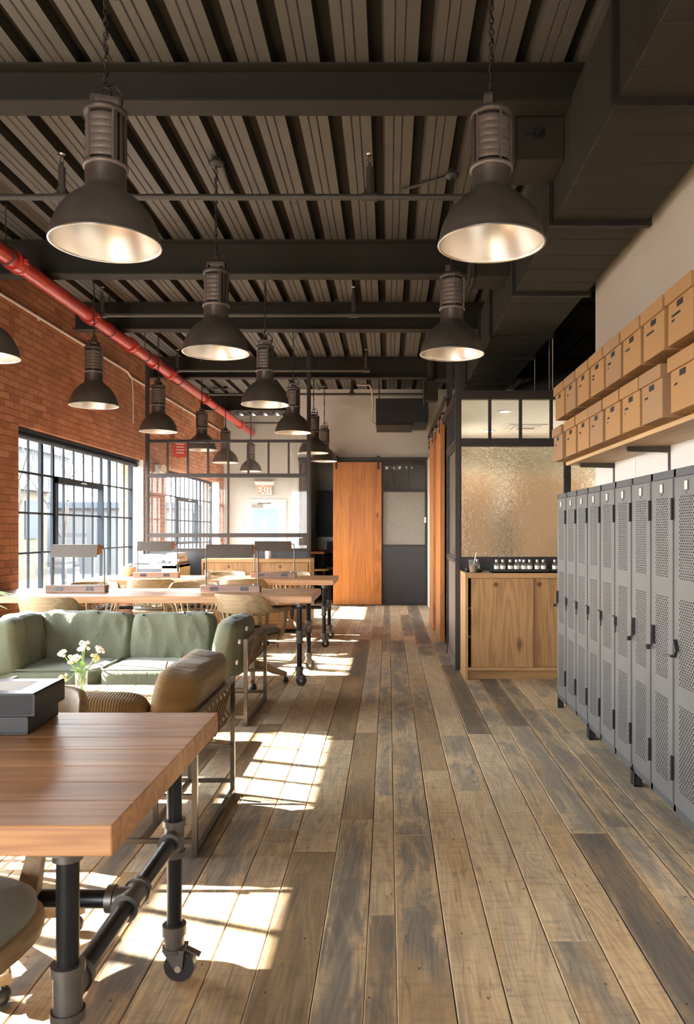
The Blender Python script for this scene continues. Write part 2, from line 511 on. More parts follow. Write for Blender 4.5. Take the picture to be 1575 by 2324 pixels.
M = {}
M['floor'] = mat_floor()
M['gap'] = paint('dark_gap', (0.012, 0.009, 0.007), 0.9)
M['brick'] = mat_brick()
M['plaster'] = paint('warm_white_plaster', (0.76, 0.72, 0.66), 0.85, 0.04, 1.5, 0.2, 0.04)
M['plaster_cool'] = paint('white_jamb_paint', (0.83, 0.82, 0.79), 0.7, 0.06, 3, 0.3, 0.05)
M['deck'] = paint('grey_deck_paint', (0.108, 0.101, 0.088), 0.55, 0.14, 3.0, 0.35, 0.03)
M['deck_perf_shade'] = paint('perforated_shaded_flute', (0.025, 0.022, 0.018), 0.8, 0.3, 40.0, 0.2, 0.0)  # dark perforations, with the shade inside the flutes deepened in the colour
M['beam'] = paint('charcoal_steel_paint', (0.034, 0.031, 0.026), 0.65, 0.15, 4.0, 0.14, 0.03)
M['duct'] = paint('dark_duct_paint', (0.042, 0.039, 0.031), 0.6, 0.12, 3.0, 0.18, 0.02)
M['duct_flange'] = paint('black_duct_flange', (0.022, 0.02, 0.018), 0.5, 0.2, 8.0, 0.4, 0.02)
M['red'] = paint('red_sprinkler_paint', (0.46, 0.042, 0.026), 0.3, 0.08, 5.0, 0.5, 0.0)
M['pipe_dark'] = paint('dark_pipe_paint', (0.06, 0.055, 0.048), 0.45, 0.2, 8.0, 0.4)
M['conduit'] = paint('pale_conduit', (0.52, 0.46, 0.40), 0.4, 0.1, 8.0, 0.4)
M['steel_frame'] = metal('blackened_steel_frame', (0.040, 0.031, 0.028), 0.45, 0.25, 7.0, 0.3)
M['window_steel'] = paint('dark_blue_grey_steel', (0.013, 0.018, 0.025), 0.6, 0.1, 6.0, 0.2)
M['steel_panel'] = metal('blackened_steel_panel', (0.05, 0.05, 0.055), 0.36, 0.25, 2.5, 0.6)
M['steel_panel_lit'] = metal('sidelit_steel_panel', (0.22, 0.19, 0.175), 0.40, 0.3, 2.0, 0.75)  # lighter copy of the steel panel, side light put into its colour
M['pewter'] = metal('worn_grey_lamp_metal', (0.19, 0.172, 0.152), 0.36, 0.5, 5.0, 0.75, 0.08)
M['cast'] = metal('cast_grey_housing', (0.12, 0.10, 0.085), 0.50, 0.3, 12.0, 0.6, 0.1)
M['lamp_in'] = metal('aluminium_reflector', (0.88, 0.83, 0.75), 0.36, 0.05, 3.0, 1.0)
M['louvre'] = metal('light_grey_louvre', (0.24, 0.20, 0.175), 0.5, 0.15, 14.0, 0.5)
M['chain'] = metal('dark_chain', (0.06, 0.05, 0.042), 0.5, 0.2, 20, 0.8)
M['iron'] = metal('black_iron_pipe', (0.022, 0.023, 0.026), 0.33, 0.3, 12, 0.7)
M['fitting'] = metal('grey_iron_fitting', (0.13, 0.12, 0.11), 0.42, 0.3, 14, 0.8, 0.06)
M['tube_steel'] = metal('raw_steel_tube', (0.105, 0.092, 0.08), 0.32, 0.3, 10, 1.0)
M['chrome'] = metal('caster_chrome', (0.6, 0.58, 0.55), 0.2, 0.1, 8, 1.0)
M['locker'] = metal('grey_locker_steel', (0.17, 0.173, 0.172), 0.42, 0.26, 3.0, 0.5)
M['locker_frame'] = metal('dark_locker_frame', (0.105, 0.112, 0.12), 0.44, 0.2, 4.0, 0.5)
M['locker_dark'] = paint('black_locker_inside', (0.02, 0.02, 0.021), 0.8)
M['perf'] = mat_perforated()
M['black'] = paint('black_hardware', (0.018, 0.017, 0.018), 0.45, 0.2, 10, 0.4)
M['plate'] = paint('cream_number_card', (0.86, 0.77, 0.62), 0.5, 0.05, 10, 0.3)
M['table'] = wood('reclaimed_pine_top', (0.215, 0.092, 0.04), (0.41, 0.20, 0.085), (0.54, 0.30, 0.142), 'x', 0.36, 1.0, 0.35, 0.5, 0.35, 10)
M['oak'] = wood('natural_oak', (0.21, 0.105, 0.041), (0.365, 0.20, 0.082), (0.43, 0.25, 0.108), 'z', 0.5, 0.8, 1.1, 0.35, 0.2, 12)
M['oak_h'] = wood('natural_oak_level', (0.29, 0.157, 0.063), (0.395, 0.226, 0.096), (0.46, 0.272, 0.122), 'x', 0.5, 0.8, 0.2, 0.35, 0.25, 9)
M['pine_door'] = wood('orange_heart_pine', (0.27, 0.085, 0.020), (0.47, 0.17, 0.040), (0.56, 0.235, 0.065), 'z', 0.42, 0.9, 0.8, 0.4, 0.4, 11)
M['chair'] = wood('worn_oak_chair', (0.19, 0.122, 0.062), (0.30, 0.205, 0.11), (0.37, 0.265, 0.15), 'x', 0.5, 1.2, 0.0, 0.35, 0.2, 7)
M['lampwood'] = wood('weathered_lamp_wood', (0.15, 0.095, 0.07), (0.235, 0.15, 0.115), (0.30, 0.205, 0.155), 'x', 0.55, 1.3, 0.0, 0.3, 0.2, 8)
M['hood'] = metal('bronzed_lamp_hood', (0.075, 0.058, 0.045), 0.45, 0.2, 7, 0.4)
M['shelfwood'] = wood('birch_shelf', (0.44, 0.27, 0.125), (0.56, 0.37, 0.19), (0.64, 0.45, 0.25), 'y', 0.5, 0.8, 0.1, 0.3, 0.15, 7)
M['card_a'] = paint('kraft_cardboard', (0.40, 0.228, 0.102), 0.8, 0.05, 3.0, 0.2, 0.03)
M['card_b'] = paint('faded_kraft_cardboard', (0.35, 0.215, 0.118), 0.8, 0.05, 3.0, 0.2, 0.03)
M['green'] = fabric('olive_canvas', (0.118, 0.126, 0.084), 0.16, wr=0.3)
M['tan'] = fabric('tan_corduroy', (0.205, 0.120, 0.040), 0.16, 0.0055, 'y', wr=0.35)
M['tan_cord'] = fabric('tan_wide_wale', (0.205, 0.120, 0.040), 0.12, 0.012, 'x', wr=0.15)
M['pad'] = fabric('grey_green_pad', (0.17, 0.178, 0.142), 0.12, wr=0.15)
M['leather'] = paint('brown_leather_strap', (0.12, 0.065, 0.032), 0.55, 0.2, 12)
M['glass'] = glass_thin('window_glass', (0.985, 0.99, 0.99), 0.5)
M['glass_wire'] = glass_thin('wired_glass', (0.96, 0.97, 0.965), 0.55, True, 0.02)
M['glass_tex'] = glass_textured('hammered_glass')
M['glass_tex2'] = glass_textured('fine_hammered_glass', (0.80, 0.76, 0.72), 0.2, 40.0, 0.50, 1.0)
M['cupboard'] = wood('brown_cupboard_wood', (0.055, 0.03, 0.0125), (0.10, 0.054, 0.022), (0.125, 0.072, 0.032), 'z', 0.5)
M['white_plastic'] = paint('white_plastic', (0.78, 0.78, 0.78), 0.4, 0.03, 4, 0.4, 0)
M['beige_plastic'] = paint('beige_plastic', (0.66, 0.58, 0.43), 0.45, 0.03, 4, 0.4, 0)
M['grey_plastic'] = paint('grey_plastic', (0.10, 0.105, 0.115), 0.4, 0.1, 5, 0.4, 0)
M['blackboard'] = paint('charcoal_cabinet_paint', (0.028, 0.028, 0.03), 0.5, 0.1, 3, 0.35, 0.02)
M['tile'] = mat_tile()
M['office_ceiling'] = paint('cool_white_ceiling', (0.66, 0.69, 0.68), 0.8, 0.03, 2)
M['exit_wall'] = paint('grey_white_wall', (0.50, 0.49, 0.455), 0.85, 0.04, 1.5, 0.2, 0.04)
M['door_paint'] = paint('white_door_paint', (0.58, 0.575, 0.545), 0.5, 0.03, 3, 0.3)
M['terracotta'] = paint('pale_terracotta', (0.50, 0.36, 0.29), 0.8, 0.12, 8, 0.2, 0.05)
M['leaf'] = paint('green_leaf', (0.16, 0.30, 0.07), 0.45, 0.3, 20, 0.4, 0)
M['succulent'] = paint('blue_grey_leaf', (0.34, 0.44, 0.38), 0.55, 0.15, 20, 0.3, 0)
M['petal'] = paint('white_petal', (0.88, 0.84, 0.80), 0.6, 0.06, 20, 0.3, 0)
M['petal_yellow'] = paint('cream_petal', (0.86, 0.74, 0.38), 0.6, 0.06, 20, 0.3, 0)
M['soil'] = paint('dark_soil', (0.05, 0.035, 0.025), 0.9, 0.3, 30)
M['book'] = paint('worn_black_cloth', (0.007, 0.007, 0.009), 0.45, 0.3, 9, 0.5)
M['pages'] = paint('grey_page_edges', (0.05, 0.05, 0.054), 0.7, 0.15, 60, 0.2)
M['cover'] = paint('blue_white_cover_picture', (0.30, 0.34, 0.44), 0.25, 0.5, 5, 0.5, 0)
M['cream'] = paint('cream_wax', (0.85, 0.72, 0.5), 0.5, 0.05, 8, 0.3, 0)
M['liquid'] = paint('milky_coffee', (0.46, 0.28, 0.15), 0.3, 0.08, 20, 0.4, 0)
M['perfume'] = glass_thin('pale_bottle_glass', (0.90, 0.88, 0.76), 0.9, False, 0.10)
M['perfume_amber'] = glass_thin('amber_bottle_glass', (0.62, 0.36, 0.18), 0.9, False, 0.06)
M['silver'] = metal('silver_cap', (0.62, 0.58, 0.56), 0.35, 0.1, 20, 1.0)
M['paper'] = paint('white_paper_label', (0.82, 0.80, 0.74), 0.6, 0.04, 20, 0.3, 0)
M['ink'] = paint('black_ink', (0.02, 0.02, 0.025), 0.6)
M['signred'] = paint('red_sign_enamel', (0.75, 0.05, 0.03), 0.4, 0.05, 6)
M['exit'] = emit('lit_exit_letters', (1.0, 0.12, 0.06), 1.6)
M['downlight'] = emit('downlight_glow', (1.0, 0.86, 0.66), 9.0)
M['mint'] = paint('pale_aqua_door_panel', (0.24, 0.41, 0.43), 0.3, 0.04, 3, 0.5, 0)
M['office_wall'] = paint('office_wall_paint', (0.58, 0.58, 0.53), 0.8, 0.05, 2)
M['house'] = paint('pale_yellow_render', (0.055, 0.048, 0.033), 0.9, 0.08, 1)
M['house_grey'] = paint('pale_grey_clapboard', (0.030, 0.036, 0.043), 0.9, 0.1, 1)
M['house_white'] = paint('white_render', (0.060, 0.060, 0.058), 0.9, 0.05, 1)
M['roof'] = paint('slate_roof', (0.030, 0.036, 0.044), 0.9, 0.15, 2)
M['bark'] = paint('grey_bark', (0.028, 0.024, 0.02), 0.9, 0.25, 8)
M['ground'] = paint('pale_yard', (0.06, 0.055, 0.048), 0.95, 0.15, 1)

# ------------------------------------------------------------------ the setting: floor, ceiling, walls
XL, XR, XO = -3.70, 1.68, 3.90       # brick wall, white wall, outer wall of the office side
YF, YE = -4.0, 17.5                  # behind the camera, exit wall
ZD = 3.95                            # underside of the metal deck
Y_DOOR = 14.26

rnd = random.Random(7)
fl = MB()
fl.mi = 1
fl.quad((XL-.3, YF, -0.022), (XO, YF, -0.022), (XO, YE+.2, -0.022), (XL-.3, YE+.2, -0.022))
fl.mi = 0
x = XL
while x < XO-.02:
    w = rnd.choice([.095, .115, .125, .14, .15, .165, .185])
    x1 = min(x+w, XO)
    y = YF - rnd.random()*1.8
    while y < YE:
        L = rnd.uniform(0.7, 3.1)
        y0, y1 = max(y, YF), min(y+L, YE)
        if y1 - y0 > .02:
            fl.tone = (rnd.random(), rnd.random(), rnd.random())
            g, c = rnd.uniform(.0010, .0032), .0028
            h = rnd.uniform(-.0014, .0)
            e = .0007
            a0, a1, b0, b1 = x+g, x1-.0008, y0+e, y1-e
            top = [(a0+c, b0+c, h), (a1-c, b0+c, h), (a1-c, b1-c, h), (a0+c, b1-c, h)]
            mid = [(a0, b0, h-c), (a1, b0, h-c), (a1, b1, h-c), (a0, b1, h-c)]
            low = [(p[0], p[1], -.02) for p in mid]
            fl.add(top+mid+low, [(0,1,2,3)] + [(8+i, 8+(i+1) % 4, 4+(i+1) % 4, 4+i) for i in range(4)])
            fl.tone = (rnd.uniform(.5, 1.0), 0.0, rnd.random()) if rnd.random() < .6 else fl.tone
            fl.add(top+mid, [(4+i, 4+(i+1) % 4, (i+1) % 4, i) for i in range(4)])
        y += L
    x = x1
fo = fl.build('floor', [M['floor'], M['gap']], fix=False)
uvl = fo.data.uv_layers.new(name='across_board')
for p_ in fo.data.polygons:           # u runs 0..1 across every board top
    if p_.loop_total == 4 and p_.normal.z > .99 and p_.material_index == 0:
        for k_, u_ in zip(p_.loop_indices, (0, 1, 1, 0)): uvl.data[k_].uv = (u_, .5)
struct(fo)

dk = MB()
P = .27
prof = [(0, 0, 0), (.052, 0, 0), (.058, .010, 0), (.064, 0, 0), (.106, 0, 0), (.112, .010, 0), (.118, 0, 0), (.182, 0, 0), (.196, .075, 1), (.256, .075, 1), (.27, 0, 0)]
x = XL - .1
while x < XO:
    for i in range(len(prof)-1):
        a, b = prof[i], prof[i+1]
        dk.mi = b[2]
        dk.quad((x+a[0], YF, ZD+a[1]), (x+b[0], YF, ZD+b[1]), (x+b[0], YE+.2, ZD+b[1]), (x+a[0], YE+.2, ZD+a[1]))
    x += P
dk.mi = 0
dk.box((XL-.4, YF, ZD+.09), (XO+.1, YE+.2, ZD+.2))
struct(dk.build('ceiling', [M['deck'], M['deck_perf_shade']], fix=False))

# brick wall on the window side: openings (y0, y1) all from WZ0 to WZ1
WZ0, WZ1 = 0.64, 2.42
WIN = [(2.58, 6.54), (7.78, 11.74), (12.98, 17.0), (-3.4, -0.6)]  # last opening is unseen, added for side light on lockers and near floor
WT = 0.36
bw = MB()
edges = [YF] + [e for w in sorted(WIN) for e in w] + [YE+.3]
for i in range(0, len(edges), 2):
    bw.box((XL-WT, edges[i], -.05), (XL, edges[i+1], ZD))
for (a, b) in WIN:
    bw.box((XL-WT, a, -.05), (XL, b, WZ0)); bw.box((XL-WT, a, WZ1), (XL, b, ZD))
struct(bw.build('wall_left', M['brick']))
GX = -3.887
for k, (a, b) in enumerate(WIN):
    tr = MB()
    tr.box((GX-.03, b-.012, WZ0), (XL+.002, b, WZ1))
    tr.box((GX-.03, a, WZ0-.02), (XL+.03, b, WZ0+.012))
    struct(tr.build('trim_%d' % (k+1), M['plaster_cool']), 'white painted reveal and sill of the window')

def steel_window(k, a, b):
    n = 13
    st = (b-a)/n
    Z = [WZ0+.01, 1.113, 1.544, 1.976, WZ1-.01]
    root = thing('window_%d' % k, None, None, (GX, a, 0)); root['kind'] = 'structure'
    fr = MB()
    L = b-a
    fr.box((-.03, 0.012, Z[0]), (.03, .04, Z[-1])); fr.box((-.03, L-.04, Z[0]), (.03, L-.012, Z[-1]))
    fr.box((-.03, .012, Z[0]), (.03, L-.012, Z[0]+.035)); fr.box((-.03, .012, Z[-1]-.035), (.03, L-.012, Z[-1]))
    for i in range(1, n):
        w, d = (.030, .05) if i in (3, 10) else ((.022, .04) if i in (4, 9) else (.011, .028))
        fr.box((-d*.34, i*st-w, Z[0]), (d*.34, i*st+w, Z[-1]))
    for z in Z[1:-1]:
        fr.box((-.010, .02, z-.011), (.010, L-.02, z+.011))
    fr.build('window_frame', M['window_steel'], root)
    sa = MB()
    y0, y1, z0, z1 = 4*st+.02, 9*st-.02, Z[1]+.0, Z[3]-.0
    for (p, q) in (((y0, z0), (y0+.035, z1)), ((y1-.035, z0), (y1, z1)), ((y0, z0), (y1, z0+.04)), ((y0, z1-.07), (y1, z1-.0))):
        sa.box((-.03, p[0], p[1]), (.045, q[0], q[1]))
    so = sa.build('opening_sash', M['window_steel'], root)
    h = MB(); h.tube([(.05, (y0+y1)/2-.05, z1-.03), (.085, (y0+y1)/2, z1-.03), (.05, (y0+y1)/2+.12, z1-.035)], .008, 6)
    h.build('sash_handle', M['silver'], so)
    g = MB(); g.quad((0, .03, Z[0]), (0, L-.03, Z[0]), (0, L-.03, Z[-1]), (0, .03, Z[-1]))
    g.build('window_glass', M['glass'], root)
    return root
for k, (a, b) in enumerate(WIN): steel_window(k+1, a, b)

# white wall behind the lockers, its end return and the dark plenum walls beyond
r = MB(); r.box((XR, YF, -.05), (XR+.16, 6.3, ZD)); r.box((XR+.16, 6.14, -.05), (XO, 6.3, ZD))
struct(r.build('wall_right', M['plaster']))
r = MB(); r.box((XO, 6.1, -.05), (XO+.15, YE+.3, ZD)); struct(r.build('wall_office_side', M['office_wall']))
# wall with the sliding door: opening x -1.62 .. 0.70, z 0 .. 2.63
r = MB(); r.box((-1.665, Y_DOOR, 2.66), (XO, Y_DOOR+.15, ZD)); r.box((.70, Y_DOOR, -.05), (XO, Y_DOOR+.15, 2.66))
r.box((-1.665, Y_DOOR, -.05), (-1.60, YE, 2.66)); r.box((-1.665, Y_DOOR+.15, 2.66), (-1.60, YE, ZD))
struct(r.build('wall_back', M['plaster']))
r = MB(); r.box((XL-.36, YE, -.05), (XO, YE+.2, ZD)); struct(r.build('wall_exit', M['exit_wall']))
# room end behind the camera: unseen wall, one opening added to let in sky light
r = MB()
FO = [(-3.3, -1.7)]
xs = [XL-.36] + [e for w in FO for e in w] + [XR+.16]
for i in range(0, len(xs), 2): r.box((xs[i], YF-.25, -.05), (xs[i+1], YF, ZD))
for (a, b) in FO:
    r.box((a, YF-.25, -.05), (b, YF, .5)); r.box((a, YF-.25, 2.7), (b, YF, ZD))
struct(r.build('wall_front', M['plaster']))

def portal(loc, rot, sx, sy):
    l = bpy.data.lights.new('daylight_portal', 'AREA'); l.shape = 'RECTANGLE'; l.size = sx; l.size_y = sy
    l.cycles.is_portal = True
    o = bpy.data.objects.new('daylight_portal', l); o.location = loc; o.rotation_euler = rot; COL.objects.link(o)
for (a, b) in WIN:
    portal((GX-.06, (a+b)/2, (WZ0+WZ1)/2), (0, -math.pi/2, 0), WZ1-WZ0, b-a)
for (a, b) in FO:
    portal(((a+b)/2, YF-.2, 1.6), (math.pi/2, 0, 0), b-a, 2.2)

# ------------------------------------------------------------------ outside the windows
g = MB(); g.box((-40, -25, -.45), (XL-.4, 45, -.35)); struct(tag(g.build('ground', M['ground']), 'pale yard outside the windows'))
def house(name, label, loc, w, d, h, mat, flat=False, n=3):
    t = thing(name, label, 'building', loc)
    b = MB(); b.box((0, 0, 0), (d, w, h)); b.build('wall', M[mat], t)
    rf = MB()
    if flat: rf.box((-.2, -.2, h), (d+.2, w+.2, h+.25))
    else: rf.prism([(-.3, h-.1), (d/2, h+1.3), (d+.3, h-.1)], 'y', -.3, w+.3)
    rf.build('roof', M['roof'], t)
    for k in range(n):
        yy = (k+.5)*w/n
        q = MB(); q.box((d-.02, yy-.45, h*.45), (d+.05, yy+.45, h*.45+1.3)); q.build('window', M['house_grey'], t)
    return t
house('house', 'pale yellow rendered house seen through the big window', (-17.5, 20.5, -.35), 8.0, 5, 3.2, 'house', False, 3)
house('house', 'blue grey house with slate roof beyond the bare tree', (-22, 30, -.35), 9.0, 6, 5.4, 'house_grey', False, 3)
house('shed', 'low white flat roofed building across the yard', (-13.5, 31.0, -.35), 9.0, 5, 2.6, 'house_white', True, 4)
def bare_tree(loc, seed, h, label):
    rr = random.Random(seed); t = MB()
    def grow(p, d, L, r, dep):
        pts = [p]; q = p.copy()
        for i in range(4):
            d = (d + Vector((rr.uniform(-.18,.18), rr.uniform(-.18,.18), rr.uniform(-.02,.14)))).normalized()
            q = q + d*L/4; pts.append(q.copy())
        t.tube(pts, r, 5, False, [r*(1-.14*i) for i in range(5)])
        if dep > 0:
            for k in range(3):
                nd = (d + Vector((rr.uniform(-.8,.8), rr.uniform(-.8,.8), rr.uniform(-.1,.5)))).normalized()
                grow(pts[2+(k % 3)], nd, L*.68, r*.5, dep-1)
    grow(Vector((0, 0, 0)), Vector((0, 0, 1)), h*.42, h*.014, 4)
    return tag(t.build('bare_tree', M['bark'], None, loc), label, 'tree', 'bare trees outside')
bare_tree((-8.2, 17.0, -.4), 3, 6.0, 'bare tree close outside the big steel window')
bare_tree((-10.2, 24.5, -.4), 8, 6.5, 'bare tree in front of the slate roofed house')

# ------------------------------------------------------------------ steel beams
def beam(yf, zb, ztop, w, x0, x1, label):
    b = MB(); t = .014
    yc = yf+w/2
    b.box((x0, yf, zb), (x1, yf+w, zb+t)); b.box((x0, yf, ztop-t), (x1, yf+w, ztop)); b.box((x0, yc-.006, zb+t), (x1, yc+.006, ztop-t))
    o = b.build('beam', M['beam']); o['kind'] = 'structure'; o['label'] = label
    return o
beam(4.31, 3.737, ZD, .16, XL, XR, 'dark steel ceiling beam over the first lamps')
for y, n in ((6.93, 'second'), (8.82, 'third'), (11.6, 'fourth')):
    beam(y, 3.64, ZD, .16, XL+.12 if y > 7 else XL, XR if y < 6.3 else XO, 'dark steel ceiling beam')
beam(14.74, 3.64, ZD, .16, XL+.12, -1.68, 'dark steel ceiling beam by the exit wall')

# ------------------------------------------------------------------ rectangular supply duct with flanges and branch boxes
ZDB, ZDT, DX0, DX1 = 3.26, 3.77, 1.019, 1.592
dt = thing('air_duct', 'long dark rectangular air duct along the white wall', 'air duct', (0, 0, ZDB))
seams = [-2.0, 0.65, 2.05, 3.45, 4.80, 6.23, 7.62, 8.55, 10.0, 11.6]
for i in range(len(seams)-1):
    b = MB(); a, c = seams[i], seams[i+1]
    b.box((DX0, a+.004, 0), (DX1, c-.004, ZDT-ZDB))
    k = a+.29
    while k < c-.1:
        b.box((DX0-.002, k, -.003), (DX1+.002, k+.006, ZDT-ZDB)); k += .29
    b.build('duct_section', M['duct'], dt, bevel=.003)
for y in seams[1:-1]:
    b = MB(); e = .03
    b.box((DX0-e, y-.02, -e), (DX1+e, y+.02, 0)); b.box((DX0-e, y-.02, 0), (DX0, y+.02, ZDT-ZDB)); b.box((DX1, y-.02, 0), (DX1+e, y+.02, ZDT-ZDB))
    for sx in (DX0-.012, DX1+.012): b.cyl((sx, y-.027, -.012), (sx, y+.027, -.012), .011, 8)
    b.box((DX0+.12, y-.024, -e-.004), (DX0+.27, y+.024, -e+.012)); b.box((DX0+.31, y-.024, -e-.004), (DX0+.45, y+.024, -e+.012))
    b.build('duct_flange', M['duct_flange'], dt)
for (y0, w, x0) in ((4.50, .34, .731), (6.56, .36, .725), (11.0, .30, .60)):
    b = MB(); b.box((x0, y0, 3.50-ZDB), (DX0, y0+w, 3.80-ZDB)); b.box((x0-.012, y0-.02, 3.48-ZDB), (x0+.008, y0+w+.02, 3.83-ZDB))
    br = b.build('branch_outlet', M['duct'], dt, bevel=.004)
    g = MB()
    for k in range(6): g.obox((x0-.014, y0+w/2, 3.54-ZDB+k*.045), (.004, w-.03, .03), ay=.5)
    g.build('outlet_louvre', M['duct_flange'], br)
q = MB(); q.box((.84, 4.484, 3.62-ZDB), (.90, 4.50, 3.68-ZDB)); q.cyl((.87, 4.46, 3.65-ZDB), (.87, 4.49, 3.65-ZDB), .02, 10)
q.sqbar((.78, 4.475, 3.635-ZDB), (.86, 4.475, 3.65-ZDB), .008); q.build('damper_lever', M['black'], dt)
for (x_, y_) in ((DX1+.02, 7.62), (DX1+.02, 8.55), (1.72, 8.3)):
    b = MB(); b.cyl((x_, y_, 2.72), (x_, y_, ZD), .005, 6)
    tag(b.build('hanger_rod', M['conduit']), {7.62: 'thin hanger rod at the far lower corner of the duct', 8.55: 'thin hanger rod one flange deeper along the duct', 8.3: 'thin hanger rod free of the duct above the glass office'}[y_], 'rod', 'thin rods hanging over the glass office')

# dark services over the office, beyond the end of the white wall
sv = thing('flexible_duct', 'dark flexible air duct curving over the glass office', 'air duct', (2.80, 9.6, 2.765))
b = MB(); pts = []
for i in range(40):
    a = i/39*math.pi*.75
    pts.append((.75*math.cos(a)-.4, .9*a*.7, .1+.5*math.sin(a)))
b.tube(pts, .16, 14, True, [.16+(.012 if i % 2 else 0) for i in range(40)]); b.build('hose', M['duct'], sv)
b = MB(); b.cyl((0.95, -1.6, 0.02), (0.95, 2.6, 0.02), .07, 12); tag(b.build('service_pipe', M['pipe_dark'], None, (2.2, 10.6, 2.78)), 'dark pipe running deep over the glass office ceiling', 'pipe')
b = MB(); b.box((0, 0, 0), (.30, 1.2, .26)); tag(b.build('air_box', M['duct'], None, (1.36, 9.3, 2.706), bevel=.01), 'dark square air box standing on the office ceiling', 'air duct')

# ------------------------------------------------------------------ red sprinkler main and its grey branches
rm = thing('sprinkler_main', 'red sprinkler main pipe along the brick wall', 'pipe', (-3.05, 0, 3.55))
b = MB(); b.cyl((0, -3.5, 0), (0, YE-.06, 0), .066, 20); b.build('pipe', M['red'], rm)
for y in (3.2, 4.9, 6.36, 7.95, 9.21, 10.1, 10.85, 12.9, 16.0):
    b = MB(); b.cyl((0, y-.055, 0), (0, y+.055, 0), .079, 20); b.cyl((0, y-.065, 0), (0, y-.045, 0), .086, 20); b.cyl((0, y+.045, 0), (0, y+.065, 0), .086, 20)
    b.boxc((.088, y, 0), (.03, .05, .03)); b.boxc((-.088, y, 0), (.03, .05, .03))
    b.build('coupling', M['red'], rm)
for y in (6.2, 8.5, 9.75, 11.3, 13.6):
    b = MB(); b.cyl((0, y, .066), (0, y, ZD-3.55), .006, 6)
    b.tube([(.075*math.cos(a), y, .075*math.sin(a)) for a in [i*math.pi/8 for i in range(17)]], .006, 5, False)
    b.build('pipe_hanger', M['pipe_dark'], rm)
def sprinkler_branch(y, x0, x1, heads, label, z=3.60):
    t = thing('sprinkler_branch', label, 'pipe', (x0, y, z), 0, 'grey sprinkler branches across the ceiling')
    b = MB(); b.cyl((0, 0, 0), (x1-x0, 0, 0), .021, 12); b.build('pipe', M['pipe_dark'], t)
    for hx in heads:
        hx -= x0
        b = MB(); b.cyl((hx-.05, 0, 0), (hx+.05, 0, 0), .030, 12); b.cyl((hx, 0, 0), (hx, 0, .20), .024, 10); b.cyl((hx, 0, .03), (hx, 0, .06), .032, 10)
        hd = b.build('riser', M['pipe_dark'], t)
        b = MB(); b.cyl((hx, 0, .20), (hx, 0, .235), .014, 8); b.lathe([(.004, .285), (.026, .288), (.026, .291), (.004, .293)], 10, (hx, 0, 0))
        for s in (-1, 1): b.cyl((hx+s*.013, 0, .235), (hx+s*.006, 0, .285), .004, 6)
        b.build('sprinkler_head', M['chrome'], hd)
    return t
sprinkler_branch(5.24, XL, .66, [-.125, -2.2], 'grey sprinkler pipe crossing between the first and second beams')
sprinkler_branch(8.10, -3.0, .55, [-.36, -2.98], 'grey sprinkler pipe just in front of the third beam')
sprinkler_branch(10.9, -3.0, -.30, [-.31, -2.96], 'grey sprinkler pipe ending short of the duct before the fourth beam')
sprinkler_branch(12.8, -2.95, .72, [-.6], 'grey sprinkler pipe crossing in front of the upper white wall', 3.60)
sprinkler_branch(16.07, -3.0, -1.7, [-2.15], 'short black sprinkler pipe before the exit wall', 3.58)

cd = MB(); cd.tube([(XL+.02, YF, 3.60), (XL+.02, 10.9, 3.60), (XL+.02, 11.0, 3.59), (XL+.02, 11.1, 3.55), (XL+.02, 17.4, 3.55)], .016, 8)
for y in (4.5, 6.3, 8.2, 9.9, 12.0, 14.0): cd.boxc((XL+.012, y, 3.60 if y < 11 else 3.55), (.02, .03, .06))
tag(cd.build('conduit', M['conduit']), 'thin pale conduit running high along the brick wall', 'conduit')
cdr = MB(); cdr.tube([(XL+.02, 10.9, 3.6), (XL+.02, 11.15, 3.56), (XL+.02, 11.2, 3.4), (XL+.02, 11.22, 2.9)], .010, 8)
tag(cdr.build('conduit', M['conduit']), 'thin conduit dropping down the brick beside the steel post', 'conduit')
jb = MB(); jb.box((0, 0, 0), (.07, .14, .16)); tag(jb.build('junction_box', M['conduit'], None, (XL+.002, 7.0, 3.55), bevel=.006), 'grey junction box high on the brick wall', 'box')

# roller blind over the big window
for k, (a, b) in enumerate(WIN[:2]):
    t = thing('roller_blind', ['rolled up dark blind over the out of sight window', 'rolled up dark blind along the top of the big steel window'][k], 'blind', (GX+.085, a+.03, WZ1-.075))
    q = MB(); q.cyl((0, 0, 0), (0, b-a-.06, 0), .038, 14); q.build('blind_roll', M['window_steel'], t)
    q = MB(); q.box((-.05, 0, .042), (.05, b-a-.06, .062)); q.build('blind_rail', M['window_steel'], t)
    q = MB(); q.boxc((0, b-a-.10, -.09), (.012, .02, .14)); q.build('blind_pull', M['silver'], t)

# ------------------------------------------------------------------ black steel and glass screen by the copier
PY = 11.2
PX0, PX1 = -3.467, -1.143
sc_ = thing('glass_screen', 'black steel framed glass screen standing behind the second work table', 'partition', (0, PY, 0))
def rail(parent, name, x0, x1, z0, z1, y=0.0, d=.05, rivets=True, mat='steel_frame', axis='x'):
    b = MB()
    def bx(a0, a1, c0, c1, e0, e1):
        if axis == 'x': b.box((a0, c0, e0), (a1, c1, e1))
        else: b.box((c0, a0, e0), (c1, a1, e1))
    bx(x0, x1, y-d/2, y+d/2, z0, z1)
    h = z1-z0
    if h > .035: bx(x0, x1, y-d/2-.012, y+d/2+.012, z0+h*.33, z0+h*.67)
    if rivets and axis == 'x':
        n = max(2, int((x1-x0)/.24))
        for i in range(n+1):
            for zz in (z0+h*.17, z1-h*.17):
                b.sphere((x0+.03+(x1-x0-.06)*i/n, y-d/2, zz), .006, 6, 4)
    return b.build(name, M[mat], parent)
